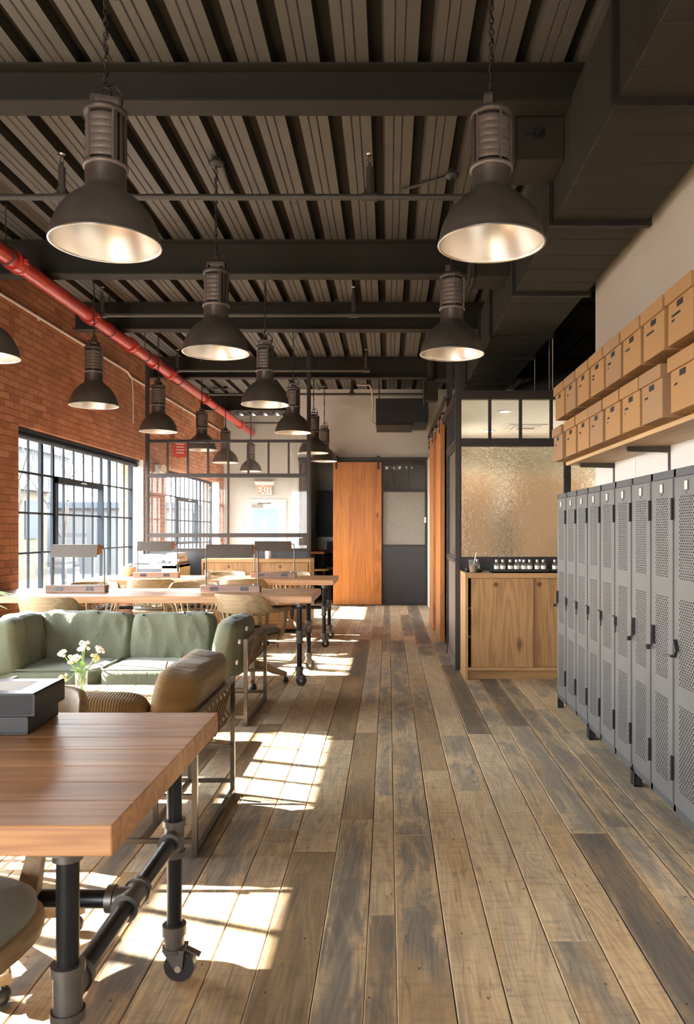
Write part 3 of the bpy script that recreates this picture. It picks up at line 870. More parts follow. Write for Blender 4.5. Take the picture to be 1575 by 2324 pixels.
for x_ in (PX0, PX1):
    b = MB(); b.box((x_-.028, -.02, 0), (x_+.028, .02, ZD)); b.box((x_-.012, -.034, 0), (x_+.012, .034, ZD))
    for k in range(9): b.sphere((x_-.02, -.02, .25+k*.32), .006, 6, 4); b.sphere((x_+.02, -.02, .25+k*.32), .006, 6, 4)
    b.build('post', M['steel_frame'], sc_)
rail(sc_, 'rail', PX0, PX1, 2.622, 2.664); rail(sc_, 'rail', PX0, PX1, 2.118, 2.176)
rail(sc_, 'rail', PX0, PX1, 1.258, 1.318); rail(sc_, 'rail', PX0, PX1, 1.056, 1.092, rivets=False)
for i in range(1, 8):
    x_ = PX0+(PX1-PX0)*i/8
    b = MB(); b.box((x_-.012, -.02, 2.17), (x_+.012, .02, 2.63)); b.build('mullion', M['steel_frame'], sc_)
for (z0, z1) in ((1.318, 2.118), (1.09, 1.26)):
    b = MB(); b.box(((PX0+PX1)/2-.012, -.02, z0), ((PX0+PX1)/2+.012, .02, z1)); b.build('mullion', M['steel_frame'], sc_)
for i in range(8):
    a = PX0+(PX1-PX0)*i/8; c = PX0+(PX1-PX0)*(i+1)/8
    b = MB(); b.quad((a, 0, 2.17), (c, 0, 2.17), (c, 0, 2.63), (a, 0, 2.63)); b.build('glass_pane', M['glass_wire'], sc_)
for i in range(2):
    a = PX0+(PX1-PX0)*i/2; c = PX0+(PX1-PX0)*(i+1)/2
    for (z0, z1) in ((1.31, 2.13), (1.09, 1.26)):
        b = MB(); b.quad((a, 0, z0), (c, 0, z0), (c, 0, z1), (a, 0, z1)); b.build('glass_pane', M['glass_wire'], sc_)
b = MB(); b.box((PX0, -.012, .03), (PX1, .012, 1.06)); b.box((PX0, -.03, 0), (PX1, .03, .08)); b.build('lower_panel', M['steel_panel'], sc_)
b = MB(); b.box((PX0, -.05, 1.092), (PX1, .06, 1.10)); b.build('ledge', M['steel_frame'], sc_)

# ------------------------------------------------------------------ glass office on the right
OY, OX = 7.58, .682
of = thing('office_screen', 'black steel and hammered glass office front behind the oak cabinet', 'partition', (0, OY, 0))
for (a, c, zt) in ((.653, .711, ZDB-.01), (1.71, 1.775, 1.10)):
    b = MB(); b.box((a, -.03, 0), (c, .03, zt if a < 1 else 2.2)); b.box((a+.014, -.042, 0), (c-.014, .042, zt if a < 1 else 2.2))
    for k in range(7): b.sphere((a+.008, -.03, .3+k*.31), .006, 6, 4); b.sphere((c-.008, -.03, .3+k*.31), .006, 6, 4)
    b.build('post', M['steel_frame'], of)
X1 = XO
rail(of, 'rail', .711, X1, 2.63, 2.715, 0, .07); rail(of, 'rail', .711, X1, 2.172, 2.25, 0, .06)
rail(of, 'rail', .711, X1, 1.035, 1.10, 0, .06)
for x_ in (.99, 1.289, 1.588, 1.89, 2.19, 2.49, 2.8, 3.1):
    b = MB(); b.box((x_-.014, -.022, 2.25), (x_+.014, .022, 2.63)); b.build('mullion', M['steel_frame'], of)
xs = [.711, .99, 1.289, 1.588, 1.89, 2.19, 2.49, 2.8, 3.1, X1]
for i in range(len(xs)-1):
    b = MB(); b.quad((xs[i], 0, 2.24), (xs[i+1], 0, 2.24), (xs[i+1], 0, 2.64), (xs[i], 0, 2.64)); b.build('glass_pane', M['glass_wire'], of)
for (a, c) in ((.711, 1.71), (1.775, 2.85)):
    b = MB(); b.box((a, -.004, 1.09), (c, .004, 2.18)); b.build('hammered_pane', M['glass_tex'], of)
b = MB(); b.box((2.85, -.012, 1.09), (X1, .012, 2.18)); b.box((.711, -.012, 0), (X1, .012, 1.04)); b.build('lower_panel', M['steel_panel'], of)
# its return along the aisle
sd = thing('office_side_screen', 'black steel and glass return of the office along the aisle', 'partition', (OX, OY, 0))
Ls = 1.06
rail(sd, 'rail', .03, Ls+.7, 2.63, 2.715, 0, .06, False, axis='y'); rail(sd, 'rail', .03, Ls, 2.172, 2.25, 0, .05, False, axis='y')
rail(sd, 'rail', .03, Ls, 1.035, 1.10, 0, .05, False, axis='y')
for y_ in (.24, .45, .66, .87):
    b = MB(); b.box((-.02, y_-.01, 2.25), (.02, y_+.01, 2.63)); b.build('mullion', M['steel_frame'], sd)
b = MB(); b.box((-.03, Ls-.03, 0), (.03, Ls+.03, ZD)); b.build('post', M['steel_frame'], sd)
b = MB(); b.quad((0, .03, 2.24), (0, Ls, 2.24), (0, Ls, 2.64), (0, .03, 2.64)); b.build('glass_pane', M['glass_wire'], sd)
b = MB(); b.box((-.003, .03, 1.09), (.003, Ls, 2.18)); b.build('hammered_pane', M['glass_tex'], sd)
b = MB(); b.box((-.012, .03, .02), (.012, Ls, 1.04)); b.box((-.022, .03, 0), (.022, Ls, .10)); b.build('lower_panel', M['steel_panel_lit'], sd)
b = MB(); b.box((.03, Ls+.03, 0), (.06, Ls+.9, 2.64)); b.build('doorway_shade_panel', M['blackboard'], sd)  # dark sheet standing in for the shade inside the doorway
w = MB(); w.box((.72, 9.5, -.05), (.80, Y_DOOR, 2.65)); struct(w.build('wall_office', M['plaster']))
w = MB(); w.box((.72, OY+.04, 2.655), (XO, 11.2, 2.705)); struct(w.build('ceiling', M['office_ceiling']))
w = MB(); w.box((.80, 11.0, -.05), (XO, 11.15, 2.655)); struct(w.build('wall_office_back', M['office_wall']))
for (x0, x1, n) in ((.86, 1.46, 'first'), (1.62, 2.75, 'second')):
    t = thing('wardrobe', 'orange wood cupboard blurred behind the hammered glass, %s' % ('beside the doorway' if n == 'first' else 'by the office corner'), 'cupboard', (x0, 10.3, 0))
    b = MB(); b.box((0, 0, 0), (x1-x0, .6, 2.1)); b.build('carcass', M['cupboard'], t, bevel=.004)
    k = 1 if x1-x0 < .8 else 2
    for i in range(k):
        a = (x1-x0)/k
        b = MB(); b.box((i*a+.006, -.022, .08), ((i+1)*a-.006, 0, 2.08)); d = b.build('door', M['cupboard'], t, bevel=.003)
        b = MB(); b.cyl((i*a+.06, -.06, 1.05), (i*a+.06, -.06, 1.25), .008, 8); b.cyl((i*a+.06, -.06, 1.08), (i*a+.06, -.02, 1.08), .006, 6); b.cyl((i*a+.06, -.06, 1.22), (i*a+.06, -.02, 1.22), .006, 6); b.build('handle', M['black'], d)
DL = [(1.27, 8.45), (1.31, 10.1), (2.7, 8.85), (2.7, 10.1)]
for i, (x_, y_) in enumerate(DL):
    t = thing('downlight', ['round lit downlight over the front of the glass office', 'round lit downlight deeper in the glass office', 'downlight in the office corner by the outer wall', 'downlight deep in the office by the outer wall'][i], 'ceiling light', (x_, y_, 2.655), 0, 'office downlights')
    b = MB(); b.lathe([(.055, -.001), (.058, -.012), (.085, -.012), (.088, 0)], 24); b.build('trim_ring', M['white_plastic'], t)
    b = MB(); b.lathe([(.0005, -.004), (.055, -.004)], 24); b.build('lamp_lens', M['downlight'], t)
    l = bpy.data.lights.new('downlight_lamp', 'SPOT'); l.energy = 230; l.color = (1.0, .97, .92); l.spot_size = math.radians(140); l.spot_blend = .6; l.shadow_soft_size = .06
    o = bpy.data.objects.new('downlight_lamp', l); o.location = (0, 0, -.03); o.parent = t; COL.objects.link(o)
t = thing('air_diffuser', 'square white air diffuser in the office ceiling', 'air vent', (1.72, 9.72, 2.655))
for s_, z_ in ((.30, -.004), (.23, -.014), (.16, -.022)):
    b = MB()
    for (p, q) in (((-s_, -s_), (s_, -s_+.05)), ((-s_, s_-.05), (s_, s_)), ((-s_, -s_+.05), (-s_+.05, s_-.05)), ((s_-.05, -s_+.05), (s_, s_-.05))):
        b.box((p[0], p[1], z_), (q[0], q[1], z_+.006))
    b.build('vane_frame', M['white_plastic'], t)

# sliding doors along the office, track and hangers
def barn_door(name, label, loc, rz, w, h, track=None, th=.055, inner=False):
    t = thing(name, label, 'door', loc, rz)
    b = MB(); r_ = random.Random(len(label)); n = 6; 
    for i in range(n):
        b.tone = (r_.random(), r_.random(), r_.random())
        b.box((w*i/n+.0007, 0, .015), (w*(i+1)/n-.0007, th, h))
    b.build('door_leaf', M['pine_door'], t, bevel=.0012)
    for x_ in (.06, w-.06):
        b = MB(); b.box((x_-.02, -.008, h-.13), (x_+.02, 0, h+.10)); b.lathe([(.001, -.012), (.045, -.012), (.045, .012), (.001, .012)], 18)
        # wheel sits on the track: rotate its lathe so that it faces the room
        k = MB(); k.box((x_-.02, -.009, h-.13), (x_+.02, -.001, h+.085)); k.tube([(x_, -.016, h+.075), (x_, .012, h+.075)], .038, 16)
        for z_ in (h-.10, h-.03): k.tube([(x_, -.017, z_), (x_, -.006, z_)], .008, 8)
        k.build('hanger_strap', M['steel_frame'], t)
    return t
barn_door('sliding_door', 'big orange pine sliding door hanging in front of the kitchen opening', (-1.0, 14.10, 0), 0, .88, 2.60)
barn_door('sliding_door', 'orange pine sliding door seen edge on beside the office return', (.626, 10.20, 0), -math.pi/2, .83, 2.66)
barn_door('sliding_door', 'orange pine sliding door seen edge on, deeper along the office wall', (.600, 11.32, 0), -math.pi/2, .92, 2.66)
b = MB(); b.box((-1.63, -.012, -.03), (.70, .012, .03))
for x_ in (-1.5, -.6, .1, .6): b.cyl((x_, 0, 0), (x_, .15, 0), .012, 8)
tag(b.build('door_track', M['steel_frame'], None, (0, 14.085, 2.655)), 'flat black steel track over the kitchen opening', 'rail')
b = MB(); b.box((-.012, 8.2, -.03), (.012, 11.6, .03))
for y_ in (8.25, 9.2, 10.4, 11.5): b.cyl((0, y_, 0), (.10, y_, 0), .012, 8)
tag(b.build('door_track', M['tube_steel'], None, (.60, 0, 2.74)), 'steel track for the sliding doors along the office', 'rail')

# fixed steel and glass panel beside the big sliding door
t = thing('fixed_panel', 'dark steel panel with hammered glass beside the big sliding door', 'partition', (0, 14.2, 0))
for (x_, w) in ((-.12, .03), (.67, .03)):
    b = MB(); b.box((x_, -.02, 0), (x_+w, .03, 2.60)); b.box((x_+.008, -.03, 0), (x_+w-.008, .03, 2.60)); b.build('post', M['steel_frame'], t)
for (z0, z1) in ((2.55, 2.62), (2.06, 2.11), (1.06, 1.10), (.0, .05)): rail(t, 'rail', -.12, .70, z0, z1, 0, .04, False)
for x_ in (.08, .38):
    b = MB(); b.box((x_-.011, -.016, 2.1), (x_+.011, .016, 2.56)); b.build('mullion', M['steel_frame'], t)
b = MB(); b.quad((-.1, 0, 2.1), (.68, 0, 2.1), (.68, 0, 2.56), (-.1, 0, 2.56)); b.build('glass_pane', M['glass_wire'], t)
b = MB(); b.box((-.1, -.004, 1.09), (.68, .004, 2.07)); b.build('hammered_pane', M['glass_tex2'], t)
b = MB(); b.box((-.1, -.012, .04), (.68, .012, 1.07)); b.build('lower_panel', M['steel_panel'], t)
b = MB(); b.box((.655, -.05, 1.50), (.69, -.02, 1.60)); b.build('card_reader', M['white_plastic'], t)
b = MB(); b.box((-1.63, -.03, 2.60), (-.12, .03, 2.66)); b.box((-1.63, -.03, 0), (-1.585, .03, 2.6))
tag(b.build('opening_frame', M['steel_frame'], None, (0, 14.22, 0)), 'dark steel frame of the kitchen opening', 'door frame')

# kitchen seen through the opening
k = thing('wall_cabinet', 'dark upper kitchen cabinet above the tiled splashback', 'cabinet', (-1.55, 17.10, 1.22))
b = MB(); b.box((0, 0, 0), (2.2, .37, 1.02)); b.build('carcass', M['blackboard'], k)
for i in range(5):
    b = MB(); a = i*.44
    b.box((a+.004, -.02, .01), (a+.436, 0, 1.01)); 
    for (p, q) in (((a+.004, .01), (a+.05, 1.01)), ((a+.39, .01), (a+.436, 1.01)), ((a+.05, .01), (a+.39, .06)), ((a+.05, .96), (a+.39, 1.01))): b.box((p[0], -.028, p[1]), (q[0], -.02, q[1]))
    d = b.build('door', M['blackboard'], k)
    b = MB(); b.sphere((a+(.41 if i % 2 == 0 else .03), -.04, .05), .014, 8, 6); b.build('knob', M['black'], d)
b = MB(); b.box((-1.57, 17.47, .86), (.66, 17.485, 1.22)); tag(b.build('splashback', M['tile']), 'white subway tile splashback in the dark kitchen', 'tiles')
k = thing('base_cabinet', 'dark kitchen base cabinet under the splashback', 'cabinet', (-1.55, 16.87, 0))
b = MB(); b.box((0, 0, .08), (2.2, .6, .83)); b.box((.0, .05, 0), (2.2, .6, .08)); b.build('carcass', M['blackboard'], k)
b = MB(); b.box((0, -.02, .83), (2.2, .6, .86)); b.build('countertop', M['black'], k)
for i in range(5):
    b = MB(); b.box((i*.44+.005, -.018, .1), (i*.44+.435, 0, .81)); b.build('door', M['blackboard'], k)
k = thing('microwave', 'white microwave on the dark kitchen counter', 'microwave', (-1.38, 16.97, .86))
b = MB(); b.box((0, 0, .01), (.5, .38, .30)); b.build('body', M['white_plastic'], k, bevel=.008)
b = MB(); b.box((.04, -.012, .05), (.36, 0, .26)); b.build('door_window', M['black'], k)
b = MB(); b.box((.38, -.01, .05), (.47, 0, .26)); b.build('control_panel', M['grey_plastic'], k)
k = thing('breakfast_bar', 'pale wood bar top inside the dark kitchen', 'table', (-1.58, 15.1, 0))
b = MB(); b.box((0, 0, .90), (.34, 1.3, .95)); b.build('tabletop', M['pine_door'], k, bevel=.004)
for (x_, y_) in ((.05, .05), (.29, .05), (.05, 1.25), (.29, 1.25)):
    b = MB(); b.cyl((x_, y_, 0), (x_, y_, .90), .02, 10); b.build('leg', M['iron'], k)
st0 = thing('bar_stool', 'round wooden bar stool nearer the kitchen opening', 'stool', (-1.30, 14.75, 0), 0, 'kitchen bar stools')
b = MB(); b.lathe([(.001, .60), (.17, .60), (.18, .615), (.17, .635), (.001, .63)], 20); b.build('seat', M['oak_h'], st0)
for i in range(4):
    a = math.pi/4+i*math.pi/2
    b = MB(); b.cyl((.12*math.cos(a), .12*math.sin(a), .60), (.19*math.cos(a), .19*math.sin(a), 0), .012, 8); b.build('leg', M['iron'], st0)
b = MB(); b.tube([(.165*math.cos(i*math.pi/10), .165*math.sin(i*math.pi/10), .22) for i in range(20)], .008, 6, False, closed=True); b.build('foot_ring', M['iron'], st0)
dup(st0, 'round wooden bar stool deeper in the kitchen', (-1.05, 15.45, 0))

# exit wall: door, sign, closer
d = thing('door_1', 'white exit door with a pale aqua glazed panel', None, (-3.18, YE, 0)); d['kind'] = 'structure'
b = MB(); b.box((0, -.03, 0), (.07, 0, 1.99)); b.box((.82, -.03, 0), (.89, 0, 1.99)); b.box((0, -.032, 1.99), (.89, 0, 2.06)); b.build('door_frame', M['door_paint'], d)
b = MB(); b.box((.072, -.02, .01), (.818, -.003, 1.985)); b.build('door_leaf', M['door_paint'], d)
b = MB(); b.box((.14, -.026, .95), (.70, -.02, 1.85)); b.box((.14, -.03, 1.27), (.70, -.026, 1.30)); b.build('glazed_panel', M['mint'], d)
b = MB(); b.box((.12, -.07, 1.87), (.35, -.02, 1.94)); b.sqbar((.25, -.06, 1.96), (.55, -.04, 1.97), .015); b.build('door_closer', M['louvre'], d)
b = MB(); b.cyl((.76, -.03, 1.0), (.76, -.08, 1.0), .014, 8); b.cyl((.76, -.08, 1.0), (.66, -.08, 1.0), .010, 8); b.build('door_handle', M['silver'], d)
s = thing('exit_sign', 'red and silver exit sign over the white door', 'exit sign', (-2.95, YE-.10, 2.16))
b = MB(); b.box((0, 0, 0), (.34, .04, .21)); b.build('panel', M['silver'], s, bevel=.004)
b = MB(); b.prism([(-.05, .30), (.39, .30), (.36, .215), (-.02, .215)], 'y', -.02, .10); b.build('canopy', M['white_plastic'], s)
tx = bpy.data.curves.new('lettering', 'FONT'); tx.body = 'EXIT'; tx.size = .27; tx.extrude = .004; tx.align_x = 'CENTER'; tx.align_y = 'CENTER'; tx.space_character = 1.0; tx.offset = .006
tmp = bpy.data.objects.new('lettering_curve', tx); COL.objects.link(tmp); bpy.context.view_layer.update()
me_ = bpy.data.meshes.new_from_object(tmp.evaluated_get(bpy.context.evaluated_depsgraph_get())); bpy.data.objects.remove(tmp, do_unlink=True)
to = bpy.data.objects.new('lettering', me_); to.location = (.17, -.005, .103); to.rotation_euler = (math.pi/2, 0, 0); to.scale = (.58, 1, 1); to.parent = s; to['label'] = 'glowing red letters EXIT'
me_.materials.clear(); me_.materials.append(M['exit']); COL.objects.link(to)
e = thing('emergency_light', 'white twin headed emergency light on the brick behind the screen', 'emergency light', (XL, 12.3, 2.24))
b = MB(); b.box((0, 0, 0), (.08, .28, .16)); b.build('housing', M['white_plastic'], e, bevel=.01)
for y_ in (.03, .25):
    b = MB(); b.cyl((.06, y_, .12), (.14, y_-.03, .10), .035, 14, .06); b.build('lamp_head', M['beige_plastic'], e)
e = thing('fire_sign', 'red projecting sign on the brick behind the screen', 'sign', (XL, 13.4, 2.62))
b = MB(); b.obox((.13, -.06, .14), (.24, .004, .28), az=.45); b.obox((.13, .06, .14), (.24, .004, .28), az=-.45); b.build('plate', M['signred'], e)
for k_ in range(4):
    b = MB(); b.obox((.13+.0, -.066, .22-k_*.05), (.14-.02*(k_ % 2), .003, .018), az=.45); b.build('sign_line', M['paper'], e)

# black air handler and little outlet box above the far sliding door
t = thing('air_handler', 'large black air handler hanging before the upper white wall', 'air handler', (-.205, 12.9, 3.12))
b = MB(); b.box((0, 0, .03), (.87, 1.0, .43)); b.box((0, .0, 0), (.62, 1.0, .03)); b.build('casing', M['blackboard'], t, bevel=.006)
b = MB(); b.box((-.004, -.008, .22), (.874, 0, .225)); b.box((0, .0, -.012), (.62, .96, 0)); b.build('access_panel', M['duct'], t)
for (x_, y_) in ((.05, .1), (.82, .1), (.05, .9), (.82, .9)):
    b = MB(); b.cyl((x_, y_, .43), (x_, y_, ZD-3.12), .006, 6); b.build('hanger_rod', M['pipe_dark'], t)
b = MB(); b.tube([(-.50, 12.3, 3.66), (-.30, 12.3, 3.66), (-.27, 12.6, 3.64), (-.26, 13.1, 3.5), (-.27, 13.2, 3.2), (-.20, 13.2, 3.16)], .014, 8)
tag(b.build('conduit', M['conduit']), 'pale conduit curling down into the black air handler', 'conduit')
t = thing('outlet_box', 'small dark air outlet box above the sliding door track', 'air vent', (.50, 10.6, 3.14))
b = MB(); b.box((0, 0, 0), (.18, .22, .26)); b.box((-.012, -.03, -.03), (.0, .25, .30)); b.build('casing', M['duct'], t, bevel=.003)
b = MB(); b.cyl((.09, .11, .26), (.09, .11, ZD-3.14), .05, 12); b.build('neck', M['duct'], t)
# clutter on the screen ledge
b = MB(); b.lathe([(.001, 0), (.028, 0), (.03, .01), (.03, .075), (.012, .10), (.010, .13), (.016, .132), (.016, .15), (.001, .152)], 14)
tag(b.build('spray_bottle', M['white_plastic'], None, (-2.42, PY-.028, 1.10)), 'small white bottle standing on the screen ledge', 'bottle')

# ------------------------------------------------------------------ pendant lamps
def make_pendant(label, loc, rz, group, chain_len):
    t = thing('pendant_lamp', label, 'pendant lamp', loc, rz, group)
    b = MB()
    prof = [(.231, 0), (.234, .004), (.231, .009), (.227, .03), (.218, .065), (.205, .098), (.186, .135), (.160, .168), (.128, .198), (.101, .217), (.089, .230), (.086, .245)]
    b.lathe(prof, 40)
    sh = b.build('lamp_shade', M['pewter'], t)
    b = MB(); b.lathe([(r-.005, z) for r, z in prof[:1]] + [(.2325, -.001), (.226, .001)] + [(r-.005, z+.002) for r, z in prof[2:]] + [(.001, .246)], 40)
    b.build('reflector_lining', M['lamp_in'], sh)
    b = MB(); b.lathe([(.086, .240), (.084, .252), (.086, .30), (.086, .322)], 28); b.build('neck', M['pewter'], t)
    b = MB(); b.lathe([(.086, .318), (.094, .320), (.094, .334), (.080, .336)], 28); b.build('collar', M['louvre'], t)
    b = MB(); b.cyl((0, 0, .33), (0, 0, .55), .070, 20); b.build('ballast_core', M['black'], t)
    b = MB(); n = 14; a0, a1 = math.radians(150), math.radians(290)
    for j in range(6):
        z0 = .352+j*.030
        for i in range(n):
            p, q = a0+(a1-a0)*i/n, a0+(a1-a0)*(i+1)/n
            b.add([(.080*math.cos(p), .080*math.sin(p), z0), (.080*math.cos(q), .080*math.sin(q), z0), (.085*math.cos(q), .085*math.sin(q), z0+.027), (.085*math.cos(p), .085*math.sin(p), z0+.027),
                   (.080*math.cos(p), .080*math.sin(p), z0+.030), (.080*math.cos(q), .080*math.sin(q), z0+.030)], [(0,1,2,3), (3,2,5,4)], True)
    for a in (a0, (a0+a1)/2, a1):
        b.obox((.085*math.cos(a), .085*math.sin(a), .442), (.008, .006, .21), az=a)
    b.build('louvre_panel', M['louvre'], t)
    b = MB()
    for i in range(10):
        a = math.radians(298+i*21.5)
        b.obox((.076*math.cos(a), .076*math.sin(a), .442), (.022, .008 if i % 3 else .018, .21), az=a)
    b.build('cooling_fins', M['cast'], t)
    b = MB(); b.lathe([(.070, .545), (.090, .547), (.090, .568), (.078, .575), (.001, .577)], 28); b.build('top_ring', M['cast'], t)
    b = MB(); b.box((-.062, -.02, .575), (-.052, .02, .628)); b.box((.052, -.02, .575), (.062, .02, .628)); b.box((-.062, -.02, .618), (.062, .02, .630))
    b.box((-.03, -.03, .577), (.03, .03, .60)); b.build('bracket', M['cast'], t)
    b = MB(); b.tube([(.020*math.cos(i*math.pi/6), 0, .650+.022*math.sin(i*math.pi/6)) for i in range(12)], .006, 6, False, closed=True)
    b.tube([(0, .0, .67), (.035, .015, .70), (.07, .02, .66), (.06, .02, .60)], .005, 6); b.build('hook', M['chain'], t)
    b = MB(); L = .034; n = int((chain_len-.67)/(L*.78)); 
    for i in range(n):
        z = .665+L/2+i*L*.78; ax = (i % 2)
        pts = []
        for k in range(8):
            a = k*math.pi/4; u = .010*math.cos(a); v = L/2*math.sin(a)
            pts.append((u*(1-ax), u*ax, z+v))
        b.tube(pts, .0028, 4, False, closed=True)
    tw = [(.009*math.cos(i*.9), .009*math.sin(i*.9), .66+i*(chain_len-.66)/60) for i in range(61)]
    b.tube(tw, .0035, 4, False)
    b.build('chain', M['chain'], t)
    b = MB(); b.lathe([(.012, chain_len-.06), (.05, chain_len-.05), (.055, chain_len-.035), (.05, chain_len-.03), (.03, chain_len-.01), (.03, chain_len)], 20); b.build('canopy', M['pipe_dark'], t)
    b = MB(); b.cyl((.03, .0, chain_len-.02), (.03, .45, chain_len-.02), .012, 8); b.build('feed_conduit', M['pipe_dark'], t)
    return t
LG = {0: 'industrial pendants in the row above the sofa', 1: 'industrial pendants in the middle row', 2: 'industrial pendants in the row along the aisle'}
lamps = [
 (0, -2.83, 5.45, 2.57, 'dark pendant half cut off by the picture edge over the brick'),
 (0, -2.87, 7.58, 2.57, 'pendant in front of the brick, just above the top of the big window'),
 (0, -2.85, 9.64, 2.58, 'pendant against brick beside the outer post of the glass screen'),
 (0, -2.81, 11.72, 2.57, 'pendant just behind the screen top rail with brick behind it'),
 (0, -2.93, 14.0, 2.58, 'pendant behind the screen where brick meets the white wall'),
 (0, -2.90, 16.4, 2.61, 'smallest farthest pendant, seen through the screen just over the exit sign'),
 (1, -1.21, 3.33, 2.577, 'big dark pendant nearest the camera on the window side'),
 (1, -1.20, 5.42, 2.59, 'second pendant of the middle row, hanging over the sofa end'),
 (1, -1.20, 7.58, 2.58, 'third pendant of the middle row, over the table behind the sofa'),
 (1, -1.21, 9.90, 2.60, 'fourth pendant of the middle row, just before the thin steel ceiling post'),
 (1, -1.15, 11.99, 2.55, 'fifth pendant of the middle row, partly behind the thin steel post'),
 (1, -1.13, 13.75, 2.58, 'last pendant of the middle row, just above the kitchen opening'),
 (2, .447, 3.37, 2.59, 'big worn grey pendant in front of the air duct'),
 (2, .460, 5.60, 2.62, 'smaller grey pendant behind the big one beside the air duct'),
]
p0 = {}
for (row, x_, y_, z_, lab) in lamps:
    key = round(ZD-z_, 3)
    rz = {0: .5, 1: .25, 2: 1.0}[row] + (y_*3.7 % .5 - .25)
    if row == 0 and y_ > 6: rz += .9
    make_pendant(lab, (x_, y_, z_), rz, LG[row], ZD-z_)

# ------------------------------------------------------------------ pipe-leg work tables
TH, TT, TD, TLn = .785, .060, .93, 2.97
def make_caster(parent, x, y):
    b = MB(); b.cyl((x, y, .135), (x, y, .165), .036, 14); b.cyl((x, y, .085), (x, y, .14), .030, 14); 
    for s in (-1, 1): b.prism([(x-.030, .098), (x+.036, .098), (x+.030, .040), (x+.022, .034), (x+.010, .036)], 'y', y+s*.027-.0025, y+s*.027+.0025)
    b.cyl((x, y, .088), (x, y, .100), .036, 16); b.obox((x+.058, y, .082), (.045, .024, .005), ay=.45)
    c = b.build('caster', M['fitting'], parent)
    b = MB(); b.cyl((x+.018, y-.017, .0455), (x+.018, y+.017, .0455), .0455, 26); b.build('wheel', M['black'], c, bevel=.005)
    b = MB(); b.cyl((x+.018, y-.034, .0455), (x+.018, y+.034, .0455), .010, 10); b.build('axle', M['chrome'], c)
def make_table(label, loc, seed):
    """origin at the floor below the top's front end by the aisle, top runs to -x"""
    t = thing('work_table', label, 'table', loc, 0, 'long pipe leg work tables')
    r_ = random.Random(seed); b = MB(); y = 0
    while y < TD-.01:
        w = r_.choice([.12, .14, .165, .19]); y1 = min(TD, y+w)
        if TD-y1 < .06: y1 = TD
        b.tone = (r_.random(), r_.random(), r_.random())
        b.box((-TLn, y+.0006, TH-TT), (0, y1-.0006, TH)); y = y1
    b.build('tabletop', M['table'], t, bevel=.0022)
    for (x_) in (-.115, -TLn+.115):
        for y_ in (.075, TD-.075):
            b = MB(); b.cyl((x_, y_, .15), (x_, y_, TH-TT-.008), .0225, 18); lg = b.build('leg', M['iron'], t)
            b = MB(); b.cyl((x_, y_, TH-TT-.008), (x_, y_, TH-TT), .062, 20); b.cyl((x_, y_, TH-TT-.035), (x_, y_, TH-TT-.006), .030, 18); b.build('floor_flange', M['fitting'], lg)
            b = MB(); b.cyl((x_, y_, .375), (x_, y_, .475), .0285, 18); b.cyl((x_, y_, .37), (x_, y_, .388), .034, 18); b.cyl((x_, y_, .462), (x_, y_, .480), .034, 18)
            s = 1 if y_ < .4 else -1
            b.cyl((x_, y_, .425), (x_, y_+s*.055, .425), .0285, 18); b.cyl((x_, y_+s*.042, .425), (x_, y_+s*.060, .425), .034, 18)
            b.build('pipe_tee', M['fitting'], lg)
            make_caster(lg, x_, y_)
        b = MB(); b.cyl((x_, .11, .425), (x_, TD-.11, .425), .0225, 18); b.build('cross_pipe', M['iron'], t)
        b = MB(); y_ = TD/2; s = -1 if x_ > -1 else 1
        b.cyl((x_, y_-.05, .425), (x_, y_+.05, .425), .0285, 18); b.cyl((x_, y_-.056, .425), (x_, y_-.040, .425), .034, 18); b.cyl((x_, y_+.040, .425), (x_, y_+.056, .425), .034, 18)
        b.cyl((x_, y_, .425), (x_+s*.055, y_, .425), .0285, 18); b.cyl((x_+s*.042, y_, .425), (x_+s*.060, y_, .425), .034, 18)
        b.build('pipe_tee', M['fitting'], t)
    b = MB(); b.cyl((-.15, TD/2, .425), (-TLn+.15, TD/2, .425), .0225, 18); b.build('stretcher_pipe', M['iron'], t)
    return t
make_table('long pine work table with pipe legs nearest the camera, cut off at the picture edge', (-.53, 1.49, 0), 4)
make_table('long pine work table with pipe legs and casters just behind the green sofa', (-.660, 6.71, 0), 11)
make_table('long pine work table with pipe legs in front of the copier and orange cabinet', (-.630, 8.95, 0), 23)

